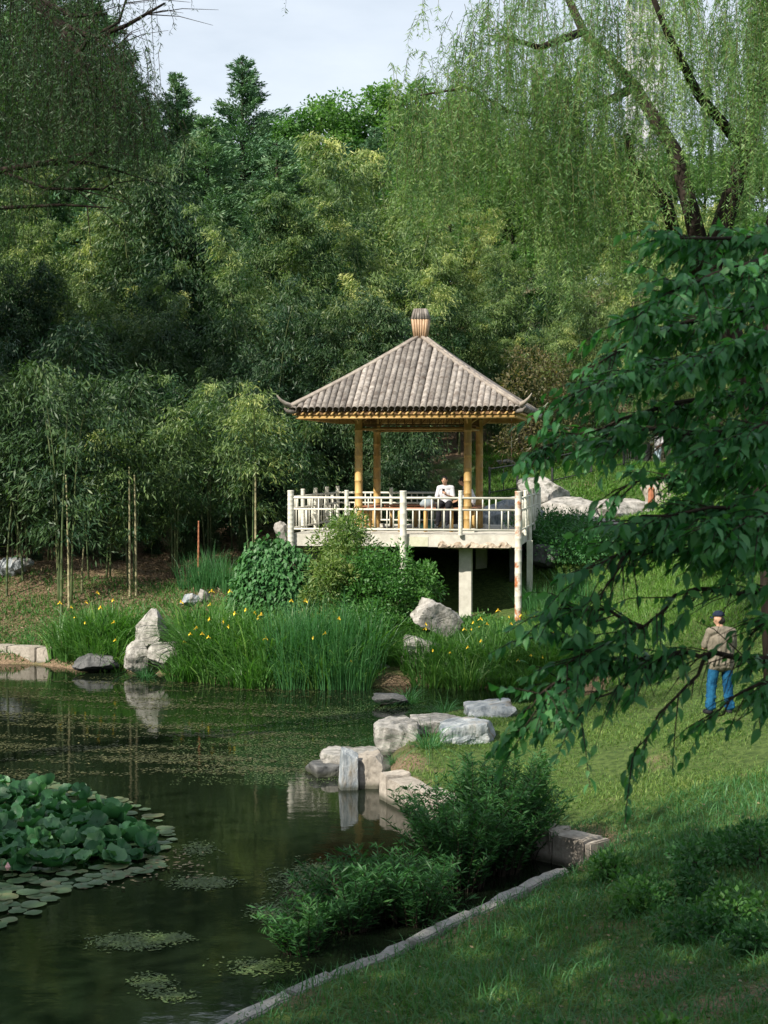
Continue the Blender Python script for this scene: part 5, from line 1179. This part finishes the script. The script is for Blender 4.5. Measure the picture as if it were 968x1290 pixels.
bare = lambda x, y, sd, r: (r.uniform(size=len(x)) > sum(.85 * np.exp(-((x - a) ** 2 + ((y - b) * 1.2) ** 2) / c ** 2) for a, b, c in BP)) & (r.uniform(size=len(x)) < np.clip((np.sin(x * .9 + y * 1.3) + np.sin(x * 2.3 - y * .9) + 1.9) / 1.9, .06, 1)) & (r.uniform(size=len(x)) < np.clip((sd - .25) / .8, .12, 1))
nearP = [(X(180, 8.6), 8.6), (X(1010, 8.6), 8.6), (X(1010, 15), 15), (X(1010, 22), 22), (X(560, 22), 22), (X(560, 20), 20), (X(120, 13), 13)]
grass('lawn_grass', 190000, nearP, .03, .085, .0075, 'grass', 'short green turf of the shaded lawn in the foreground', np.random.default_rng(81), keep=bare, K=2)
grass('coarse_grass', 30000, nearP, .06, .15, .012, 'gshrub', 'broader brighter grass blades in loose patches on the foreground lawn', np.random.default_rng(87), K=3, lean=.8, v0=.15, keep=lambda x, y, sd, r: r.uniform(size=len(x)) < np.clip(np.sin(x * 1.5 + y * .8) * np.sin(y * 1.2 - x * .7 + 1) * 1.2 + .25, .03, 1))
grass('tall_grass', 22000, nearP, .10, .24, .009, 'reed', 'longer dark grass blades standing out of the foreground lawn', np.random.default_rng(82), K=3, lean=.35)
midP = [(X(440, 22), 22), (X(1020, 22), 22), (X(1030, 34), 34), (X(560, 34), 34), (X(440, 26), 26)]
grass('lawn_grass', 90000, midP, .04, .10, .012, 'grass', 'sunlit turf around the standing man', np.random.default_rng(83), keep=bare, v0=.55)
slopeP = [(X(560, 34), 34), (X(1040, 34), 34), (X(1040, 54), 54), (X(700, 54), 54), (X(560, 46), 46)]
grass('slope_grass', 90000, slopeP, .08, .22, .022, 'lime', 'bright long grass on the sunny slope behind the standing man', np.random.default_rng(84), v0=.35)
backP = [(X(590, 55), 55), (X(860, 55), 55), (X(880, 68), 68), (X(590, 68), 68)]
grass('slope_grass', 40000, backP, .10, .24, .03, 'lime', 'green grass slope above the low iron fence', np.random.default_rng(85), v0=.1)
bankP = [(X(-60, 41), 41), (X(540, 38.2), 38.2), (X(660, 38), 38), (X(600, 44.5), 44.5), (X(350, 47), 47), (X(-60, 50), 50)]
grass('bank_grass', 90000, bankP, .06, .24, .022, 'gshrub', 'low weeds and grass on the far bank', np.random.default_rng(86), v0=.25, keep=lambda x, y, sd, r: (r.uniform(size=len(x)) < np.clip(1.2 - (y - 41) / 8, .18, 1)))
def scatter_leaves(name, n, poly, L_, W_, mat, label, r, keep=None, h=.03, nb=.9, v0=.4, cat='ground cover', upd=.15):
    A = np.array(poly); x = r.uniform(A[:, 0].min(), A[:, 0].max(), n); y = r.uniform(A[:, 1].min(), A[:, 1].max(), n); ins = np.zeros(n, bool)
    for i in range(len(A)):
        a, b = A[i], A[(i + 1) % len(A)]; c = (a[1] > y) != (b[1] > y)
        with np.errstate(divide='ignore', invalid='ignore'): ins ^= c & (x < a[0] + (y - a[1]) * (b[0] - a[0]) / (b[1] - a[1]))
    x, y = x[ins], y[ins]; k = pond_sd(x, y) > .25
    if keep is not None: k &= keep(x, y, r)
    x, y = x[k], y[k]; m = len(x); p = np.stack([x, y, ground(x, y) + r.uniform(.005, h, m)], 1); d = np.stack([*(r.normal(size=(2, m))), upd + r.uniform(-.2, .3, m)], 1)
    return tag(link(name, mesh_np(name, leaves(p, d, L_ * r.uniform(.5, 1.3, m), W_ * r.uniform(.6, 1.2, m), r=r, nb=nb), quads(m), M[mat], attr=np.repeat(np.clip(v0 + r.normal(size=m) * .2, 0, 1), 4))), label, cat, kind='stuff')
scatter_leaves('leaf_litter', 26000, [(X(-60, 42), 42), (X(340, 42), 42), (X(380, 52), 52), (X(-80, 53), 53)], .12, .035, 'straw', 'dry straw-coloured bamboo leaf litter on the far left bank', np.random.default_rng(91))
scatter_leaves('clover', 42000, nearP, .034, .024, 'shrubleaf', 'small round-leaved weeds growing through the foreground lawn', np.random.default_rng(92), h=.07, keep=lambda x, y, r: r.uniform(size=len(x)) < np.clip(.35 + .6 * np.sin(x * 1.1 + y * .7) * np.sin(y * .9 - x * .6), .05, 1))
scatter_leaves('fallen_leaves', 1500, nearP, .05, .025, 'straw', 'scattered brown fallen leaves on the foreground lawn', np.random.default_rng(94), h=.05)
# dark broad weeds at the right edge of the lawn
wr = np.random.default_rng(93)
for i, (px, py, Y, h, rx) in enumerate(((930, 1110, 15.2, .26, .42), (860, 1090, 16.4, .30, .45), (960, 1050, 16.8, .36, .5), (800, 1110, 16.4, .24, .4), (900, 1040, 17.6, .26, .45), (870, 1140, 14.8, .28, .45), (770, 1060, 18.2, .22, .35), (950, 1160, 13.6, .24, .4), (600, 1275, 12.0, .16, .2), (830, 1250, 11.4, .14, .25), (700, 1265, 11.8, .12, .2))):
    shrub('broad_weed', 600 + i, h, rx, int(900 * rx / .4), 'shrubleaf' if i % 3 else 'gshrub', .07, .038, ['shaded broad-leaved weed clump at the right edge of the lawn', 'weed clump left of the one at the right edge', 'highest dark weed clump near the right edge just under the sunlit strip', 'weed clump above the end of the granite wall', 'weed clump in the upper right shade of the lawn', 'weed clump in the lower part of the dark weed patch', 'weed clump close to the end of the granite wall', 'weed clump low at the right edge of the frame', 'small bluish weed at the bottom centre of the lawn', 'small leafy weed at the bottom right of the lawn', 'small leafy weed near the bottom edge beside the bare soil'][i], px, py, Y, stems=5, clumps=12, cat='weeds')

# ------------------------------------------------------------------ the right willow
def willow_right():
    r = np.random.default_rng(701); Y0 = 30.0; bx = X(992, Y0); g = gz(bx, Y0)
    root = empty('willow_tree', (bx, Y0, g - .1), label='large weeping willow at the upper right with several trunks and long hanging strands', cat='willow'); o0 = root.location.copy()
    def W(px, py, Y): v = P(px, py, Y); return tuple(v - o0)
    tr = MB()
    tr.tube([(0, 0, -.2), W(978, 700, 30.5), W(950, 500, 30.3), W(908, 400, 30), W(890, 345, 30)], [.40, .32, .29, .27, .24], 10)
    limbs = [([W(890, 350, 30), W(850, 300, 29.6), W(838, 250, 29.3), W(800, 215, 29), W(790, 170, 28.6)], [.20, .14, .12, .08, .05]),
             ([W(892, 345, 30), W(915, 270, 30.2), W(940, 190, 30.3), W(968, 80, 30.2), W(975, -60, 30)], [.24, .20, .17, .12, .07]),
             ([W(890, 345, 30), W(872, 270, 30.6), W(850, 190, 31), W(800, 110, 31.4), W(735, 40, 31.6), W(690, -60, 31.6)], [.20, .16, .14, .12, .09, .05]),
             ([W(800, 110, 31.4), W(760, 130, 31), W(700, 150, 30.5), W(640, 140, 30)], [.10, .07, .05, .02]),
             ([W(838, 250, 29.3), W(812, 300, 29), W(792, 262, 28.6)], [.06, .05, .03]),
             ([W(968, 340, 29), W(985, 260, 29), W(1010, 150, 28.8), W(1030, 0, 28.5)], [.26, .22, .16, .1]), ([(0.2, 0, 1.0), W(1000, 600, 29.6), W(985, 430, 29.3), W(968, 340, 29)], [.32, .3, .28, .27]),
             ([W(735, 40, 31.6), W(680, 60, 30.5), W(640, 48, 29.8), W(612, 44, 29.4)], [.09, .06, .035, .012]), ([W(640, 140, 30), W(590, 110, 29.4), W(530, 120, 29)], [.04, .03, .015]),
             ([W(940, 190, 30.3), W(880, 120, 29), W(840, 40, 28), W(800, -60, 27.5)], [.12, .09, .06, .03])]
    tr.build('trunk', M['bark'], root, smooth=True)
    for p, q in limbs: MB().tube(p, q, 7).build('limb', M['bark'], root, smooth=True)
    S = []; Ls = []; VB = []
    # hanging secondary branches spread over the crown, each carrying a curtain of strands
    def curtain(px, py, Y, n, L0, spread, v):
        c = np.array(W(px, py, Y)); 
        for k in range(n): S.append(c + r.normal(size=3) * np.array([spread, spread, .28])); Ls.append(L0 * r.uniform(.45, 1.15)); VB.append(v + r.normal() * .07)
    spec = []
    for i in range(165):
        px = r.uniform(505, 1060); Y = r.uniform(26.5, 34)
        top = np.interp(px, [480, 520, 560, 600, 650, 1100], [150, 85, 60, -20, -60, -80]); bot = np.interp(px, [480, 560, 640, 700, 760, 800, 870, 1060], [160, 200, 215, 290, 230, 300, 150, 170])
        py = r.uniform(top, bot); low = np.interp(px, [480, 520, 600, 640, 660, 700, 730, 800, 830, 1060], [230, 275, 235, 260, 345, 330, 330, 385, 290, 300])
        L_ = min(4.2, max(1.2, (low * r.uniform(.78, 1.08) - py) / F * Y)); spec.append((px, py, Y, L_))
    for px, py, Y, L_ in spec: curtain(px, py, Y, r.integers(5, 14), L_, r.uniform(.09, .22), .15 + .45 * r.uniform())
    for px, top, low, Y, n in ((655, 200, 400, 28, 7), (662, 190, 375, 28.4, 5), (692, 230, 370, 28, 7), (720, 260, 345, 28.6, 4), (800, 230, 400, 27.8, 9), (790, 200, 350, 28, 7), (820, 240, 380, 27.6, 5), (525, 150, 268, 28, 6), (548, 140, 215, 28, 5), (587, 120, 270, 28.4, 7), (510, 130, 225, 28.3, 5), (550, 15, 75, 28, 3), (535, 60, 115, 28, 3), (500, 110, 190, 28.5, 4), (630, 180, 300, 28, 6), (800, -30, 90, 29, 9), (815, -30, 60, 29, 8), (830, -20, 120, 29, 9), (822, 40, 150, 28.5, 8), (805, 60, 160, 29, 8), (600, 20, 130, 28, 8), (680, 90, 260, 28, 9), (745, 60, 250, 28, 9), (575, 120, 235, 28, 8), (760, 180, 330, 28, 9)):
        curtain(px, top, Y, n + 3, (low - top) / F * Y, .10, .78)
    strands(S, Ls, r, M['willow'], root, leafL=.135, leafW=.016, perm=44, sway=.18, vbase=VB)
willow_right()

def willow_left():
    r = np.random.default_rng(711); Y0 = 25.0; bx = -10.5; g = gz(bx, Y0); root = empty('willow_tree', (bx, Y0, g - .1), label='dark weeping willow overhanging the pond at the upper left with bare dark branches', cat='willow'); o0 = root.location.copy()
    def W(px, py, Y): v = P(px, py, Y); return tuple(v - o0)
    MB().tube([(0, 0, -.3), (.2, 0, 3), (.3, 0, 6), (.8, 0, 8.5)], [.55, .42, .36, .28], 10).build('trunk', M['bark'], root, smooth=True)
    limbs = [([(.3, 0, 6), W(-120, 260, 25), W(0, 215, 24.5), W(50, 206, 24), W(110, 205, 23.6), W(160, 218, 23.3)], [.20, .12, .052, .042, .030, .010]), ([W(50, 206, 24), W(100, 195, 23.5), W(140, 190, 23)], [.03, .02, .008]), ([W(0, 215, 24.5), W(60, 238, 24), W(130, 238, 23.6), W(150, 225, 23.4)], [.028, .022, .015, .006]),
             ([(.3, 0, 5.4), W(-120, 300, 26), W(0, 262, 25.6), W(80, 258, 25.2), W(140, 262, 25)], [.16, .09, .034, .024, .008]),
             ([(.8, 0, 8.5), W(-60, -80, 25), W(30, -10, 24.4), W(75, 30, 24), W(100, 68, 23.7), W(125, 100, 23.5)], [.26, .15, .09, .085, .07, .03]), ([W(75, 30, 24), W(118, 48, 23.8), W(160, 32, 23.6), W(208, 4, 23.5)], [.06, .04, .032, .016]), ([W(100, 68, 23.7), W(110, 50, 23.6), W(150, 28, 23.5), W(165, -20, 23.5)], [.04, .03, .022, .012]),
             ([W(118, 48, 23.8), W(140, 62, 23.6), W(160, 50, 23.5)], [.025, .016, .006]), ([W(30, -10, 24.4), W(90, 20, 24), W(135, 18, 23.8)], [.06, .04, .015]), ([(.8, 0, 8.5), W(-150, -200, 25), W(-40, -260, 26), W(120, -300, 25), W(320, -280, 24)], [.25, .18, .12, .08, .03]), ([W(125, 100, 23.5), W(140, 118, 23.4), W(150, 150, 23.3)], [.03, .015, .006])]
    for p, q in limbs: MB().tube(p, q, 7).build('limb', M['bark'], root, smooth=True)
    tw = None
    for k in range(60):
        a = limbs[r.integers(0, len(limbs))][0]; i = r.integers(1, len(a) - 1); p = np.array(a[i]) * .5 + np.array(a[i + 1]) * .5 if i + 1 < len(a) else np.array(a[i]); d = r.normal(size=3) * np.array([.5, .5, .35]); MB().tube([tuple(p), tuple(p + d * .6 + [.1, 0, 0]), tuple(p + d * 1.2 + [.2, 0, -.1])], [.012, .007, .003], 4, caps=False).build('fine_branch', M['twig'], root)
    S = []; Ls = []; VB = []
    def curtain(px, py, Y, n, L0, spread, v):
        c = np.array(W(px, py, Y))
        for k in range(n): S.append(c + r.normal(size=3) * np.array([spread, spread, .25])); Ls.append(L0 * r.uniform(.4, 1.15)); VB.append(v + r.normal() * .07)
    for i in range(150):
        px = 175 - r.uniform(0, 1) ** 1.2 * 420; Y = r.uniform(21.5, 29); py = r.uniform(np.interp(px, [-300, 90, 120, 150, 180], [-200, -80, -10, 90, 130]), np.interp(px, [-300, 0, 100, 180], [150, 130, 140, 165])); low = np.interp(px, [-300, -50, 0, 60, 120, 175], [380, 330, 300, 215, 225, 190]) * r.uniform(.8, 1.08)
        curtain(px, py, Y, r.integers(5, 12), min(4, max(.9, (low - py) / F * Y)), .30, .4)
    for px, top, low, Y, n in ((20, 150, 260, 23.4, 9), (55, 170, 250, 23.2, 8), (90, 150, 240, 23.0, 8), (5, 170, 290, 23.4, 9), (120, 160, 250, 23.0, 7), (70, 100, 215, 23.2, 9), (35, 90, 220, 23.2, 9), (35, 200, 330, 24, 6), (15, 210, 350, 24.5, 6), (150, 100, 240, 23.5, 8), (170, 120, 235, 23.6, 5), (185, 110, 165, 23.6, 3), (130, 10, 70, 23.6, 4), (170, -10, 40, 23.5, 5), (210, -10, 30, 23.5, 3), (225, -30, 12, 23.5, 3), (195, -20, 32, 23.5, 4), (110, -20, 70, 23.6, 6), (145, -30, 60, 23.6, 4)):
        curtain(px, top, Y, n, (low - top) / F * Y, .10, .45)
    for i in range(110):
        px = r.uniform(-200, 420); Y = r.uniform(20, 27); py = r.uniform(-420, -130); curtain(px, py, Y, r.integers(4, 8), min(2.6, (-35 - py) / F * Y * r.uniform(.5, 1)), .3, .4)
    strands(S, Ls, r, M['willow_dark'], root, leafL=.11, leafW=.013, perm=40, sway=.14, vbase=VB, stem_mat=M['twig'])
willow_left()

# ------------------------------------------------------------------ dark broad-leaved tree in the right foreground
def fore_tree():
    r = np.random.default_rng(801); bx, by = 4.3, 9.6; g = gz(bx, by)
    root = empty('broadleaf_tree', (bx, by, g - .1), label='dark green tree leaning in from the right foreground with drooping pointed leaves', cat='tree'); o0 = root.location.copy()
    def W(px, py, Y): v = P(px, py, Y); return np.array(v - o0)
    MB().tube([(0, 0, -.2), (-.05, .05, 1.0), (-.1, .1, 2.2), (-.25, .1, 3.4), (-.2, .2, 4.6)], [.16, .13, .11, .08, .04], 10).build('trunk', M['bark'], root, smooth=True)
    hub = [np.array((-.1, .1, 2.0)), np.array((-.15, .1, 2.6)), np.array((-.2, .1, 3.2)), np.array((-.22, .1, 3.8)), np.array((-.2, .2, 4.4))]
    B = [  # spine in photo pixels with distance: from the trunk outwards; leaf density; hub
        ([(1010, 300, 9.4), (930, 300, 9.2), (870, 300, 9), (835, 296, 8.9)], 1.0, 4), ([(1010, 330, 9.2), (900, 345, 8.9), (840, 370, 8.7), (800, 400, 8.6)], 1.1, 4), ([(1010, 380, 9.6), (900, 400, 9.6), (820, 420, 9.5), (775, 445, 9.4), (735, 468, 9.3)], 1.2, 4),
        ([(1010, 450, 9.0), (890, 450, 8.8), (800, 470, 8.6), (755, 482, 8.5), (722, 496, 8.5)], 1.2, 3), ([(1010, 490, 9.8), (900, 500, 9.8), (810, 520, 9.7), (760, 540, 9.6), (712, 553, 9.5), (676, 566, 9.4)], 1.1, 3),
        ([(1010, 540, 9.2), (900, 545, 9.0), (830, 540, 8.9), (760, 548, 8.8)], 1.3, 3), ([(1010, 590, 9.5), (900, 590, 9.4), (850, 600, 9.3), (810, 605, 9.2), (770, 620, 9.2)], 1.0, 2), ([(1010, 610, 9.0), (920, 640, 8.8), (840, 650, 8.6), (790, 660, 8.5)], 1.1, 2),
        ([(1010, 660, 8.8), (950, 670, 8.8), (880, 690, 8.7), (800, 690, 8.6), (760, 708, 8.5), (728, 730, 8.5)], 1.1, 2), ([(1010, 740, 9.1), (960, 744, 9.0), (895, 742, 8.9), (850, 750, 8.8), (810, 790, 8.7), (765, 810, 8.6), (712, 838, 8.5)], .75, 1),
        ([(1010, 835, 8.9), (960, 830, 8.9), (900, 822, 8.8), (860, 820, 8.8), (790, 830, 8.7), (730, 860, 8.6), (700, 885, 8.5), (662, 915, 8.5)], 1.0, 0), ([(860, 820, 8.8), (800, 850, 8.6), (750, 880, 8.5), (715, 910, 8.4)], .7, None), ([(900, 822, 8.8), (880, 850, 8.7), (850, 880, 8.6), (830, 900, 8.6), (800, 945, 8.6), (793, 968, 8.6)], .55, None),
        ([(1010, 850, 8.6), (960, 860, 8.6), (920, 880, 8.6), (893, 905, 8.6)], .8, 0), ([(1010, 880, 8.9), (975, 870, 8.9), (950, 880, 8.8)], .8, 0), ([(1010, 770, 8.6), (970, 780, 8.5), (945, 800, 8.5)], .9, 1), ([(1010, 700, 9.3), (960, 700, 9.2), (920, 700, 9.1)], 1.0, 1),
        ([(810, 790, 8.7), (770, 770, 8.6), (720, 765, 8.6), (700, 770, 8.5)], 1.0, None), ([(800, 690, 8.6), (770, 730, 8.5), (740, 760, 8.5)], .9, None), ([(790, 830, 8.7), (740, 820, 8.6), (705, 800, 8.6), (680, 800, 8.6)], .7, None), ([(730, 860, 8.6), (700, 860, 8.6), (680, 875, 8.5), (662, 895, 8.5)], .9, None),
        ([(1010, 420, 8.4), (940, 430, 8.3), (880, 450, 8.2)], 1.3, 3), ([(1010, 520, 8.4), (950, 540, 8.3), (890, 570, 8.3)], 1.3, 3), ([(1010, 630, 8.3), (960, 650, 8.3), (900, 660, 8.2)], 1.3, 2), ([(1010, 350, 10), (940, 370, 10), (880, 390, 9.9), (830, 440, 9.8)], 1.2, 4), ([(1010, 560, 10), (950, 580, 10), (880, 620, 9.9), (850, 640, 9.8)], 1.2, 2)]
    LP = []; LD = []
    twb = MB()
    for pts, dens, hb in B:
        q = [W(*p) for p in pts]
        if hb is not None: q = [hub[hb]] + q
        n = len(q); rad = [max(.004, .020 * (1 - i / (n - 1)) ** 1.3 + .004) for i in range(n)]
        if hb is None: rad = [x * .55 for x in rad]
        qs = []; rs = []
        for i in range(n - 1):
            for f in (0, .5):
                p = q[i] * (1 - f) + q[i + 1] * f; qs.append(p + (r.normal(size=3) * .018 if f else 0)); rs.append(rad[i] * (1 - f) + rad[i + 1] * f)
        qs.append(q[-1]); rs.append(rad[-1]); MB().tube([tuple(p) for p in qs], rs, 6).build('branch', M['twig'], root, smooth=True)
        st = 1 if hb is not None else 0
        for i in range(st, n - 1):
            a, b = q[i], q[i + 1]; L_ = np.linalg.norm(b - a); d = (b - a) / L_; m = max(1, int(L_ * 30 * dens * (1.7 if a[0] + o0.x > 1.75 and a[2] + o0.z > 4.6 else 1.0)))
            for k in range(m):
                f = (k + r.uniform()) / m; s = a + (b - a) * f; tl = r.uniform(.16, .46) * (1.05 - .3 * f)
                sd = nrm(np.cross(d, UP)) * r.choice([-1, 1]); td = d * .75 + sd * r.uniform(.2, .9) + UP * r.uniform(-.45, .35) * (1.2 if i < n - 2 else .5) + r.normal(size=3) * .15; td = td / np.linalg.norm(td)
                e = s + td * tl * .6 - UP * .02; e2 = s + td * tl - UP * tl * .22; twb.tube([tuple(s), tuple(e), tuple(e2)], [.0045, .003, .0015], 4, caps=False)
                nl = int(tl / .030) + 2
                for j in range(nl):
                    g_ = (j + .4) / nl; p = (s * (1 - g_ / .6) + e * (g_ / .6)) if g_ < .6 else (e * (1 - (g_ - .6) / .4) + e2 * ((g_ - .6) / .4))
                    si = 1 if j % 2 else -1; ld = td * .55 + np.cross(td, UP) * si * .55 - UP * r.uniform(.2, 1.1) + r.normal(size=3) * .25
                    LP.append(p); LD.append(ld)
            # terminal droop
    twb.build('twigs', M['twig'], root)
    LP = np.array(LP); LD = nrm(np.array(LD)); wq = LP + np.array(o0); pa = 484 + wq[:, 0] / wq[:, 1] * F; pb_ = 580 + (CAMZ - wq[:, 2]) / wq[:, 1] * F
    thin = ((pa > 872) & (pa < 942) & (pb_ > 745) & (pb_ < 905) & (r.uniform(size=len(LP)) < .90)) | ((pa > 735) & (pa < 880) & (pb_ > 695) & (pb_ < 790) & (r.uniform(size=len(LP)) < .62)) | ((pa > 735) & (pa < 872) & (pb_ > 850) & (pb_ < 940) & (r.uniform(size=len(LP)) < .5)) | ((pa > 815) & (pa < 842) & (pb_ > 530) & (pb_ < 600) & (r.uniform(size=len(LP)) < .85)) | ((pa > 760) & (pa < 850) & (pb_ > 600) & (pb_ < 650) & (r.uniform(size=len(LP)) < .6))
    LP = LP[~thin]; LD = LD[~thin]; n = len(LP); Ln = r.uniform(.042, .112, n)
    # one leaf: pointed oval with a folded midrib, 12 triangles
    prof = [(0, .0, 0), (.12, .13, .03), (.34, .23, .05), (.60, .18, .02), (.82, .075, -.05), (1.0, 0, -.15)]
    LV = []; LF = []
    for (x, w, z) in prof: LV += [(x, 0, z)]
    for (x, w, z) in prof[1:5]: LV += [(x, w, z + w * .28), (x, -w, z + w * .28)]
    def L_(i): return 6 + (i - 1) * 2
    for i in range(5):
        a, b = i, i + 1
        if i == 0: LF += [(0, 1, L_(1)), (0, L_(1) + 1, 1)]
        elif i == 4: LF += [(4, 5, L_(4)), (4, L_(4) + 1, 5)]
        else: LF += [(a, b, L_(b)), (a, L_(b), L_(a)), (a, L_(b) + 1, b), (a, L_(a) + 1, L_(b) + 1)]
    LV = np.array(LV, float); LF = np.array(LF)
    Nh = np.array([0, -.15, .75]) + r.normal(size=(n, 3)) * .45; Sx = nrm(np.cross(Nh, LD)); Nz = np.cross(LD, Sx)
    world_y = LP[:, 1]; view = np.linalg.norm(LP + np.array(o0) - np.array([0, 0, CAMZ]), axis=1); size = Ln / view
    wp = LP + np.array(o0); pxs = 484 + wp[:, 0] / wp[:, 1] * F; order = np.argsort(-size + 9 * (pxs > 965)); big = order[:300]; rest = order[300:]
    me = [mesh_np('leaf', LV, LF, M['cherry'], attr=np.full(len(LV), v)) for v in (.3, .45, .6)]
    for i in big:
        o = link('leaf', me[int(r.integers(3))], root)
        Mx = Matrix((( LD[i][0], Sx[i][0], Nz[i][0]), (LD[i][1], Sx[i][1], Nz[i][1]), (LD[i][2], Sx[i][2], Nz[i][2]))).to_4x4()
        o.matrix_local = Matrix.Translation(Vector(LP[i])) @ Mx @ Matrix.Scale(float(Ln[i]), 4)
    Rm = np.stack([LD, Sx, Nz], 2)[rest]; V = np.einsum('nij,kj->nki', Rm, LV) * Ln[rest][:, None, None] + LP[rest][:, None, :]
    m = len(rest); Fa = (LF[None] + (np.arange(m) * len(LV))[:, None, None]).reshape(-1, 3); at = np.repeat(np.clip(.42 + r.normal(size=m) * .18, 0, 1), len(LV))
    o = link('foliage', mesh_np('foliage', V.reshape(-1, 3), Fa, M['cherry'], attr=at), root); o['kind'] = 'stuff'
    print('fore leaves', n)
fore_tree()

# ------------------------------------------------------------------ trees beside and behind the viewpoint that shade the near bank
sh = [reg(make_broad('shade_tree', 901, 15, 5.2, 9.5, 50, 150, M['broad'], leafL=.42, leafW=.26, clump_r=1.5, trunk_r=.35))]
for i, (x, y, s_, lab) in enumerate(((-9.5, .5, 1.15, 'tall broadleaf tree left of the viewpoint shading the near bank'), (-16.5, 9.5, .95, 'tall broadleaf tree on the left bank shading the water lilies'), (-6.0, -6.5, 1.1, 'tall broadleaf tree behind the viewpoint'), (-21.5, 47, 1.4, 'broadleaf tree beyond the left end of the pond'), (-19, 52, 1.35, 'broadleaf tree at the left end of the bamboo grove'))):
    place(sh[0], x, y, s_, label=lab, cat='tree')
print('bamboo clumps', n_b, 'objects', len(bpy.data.objects))
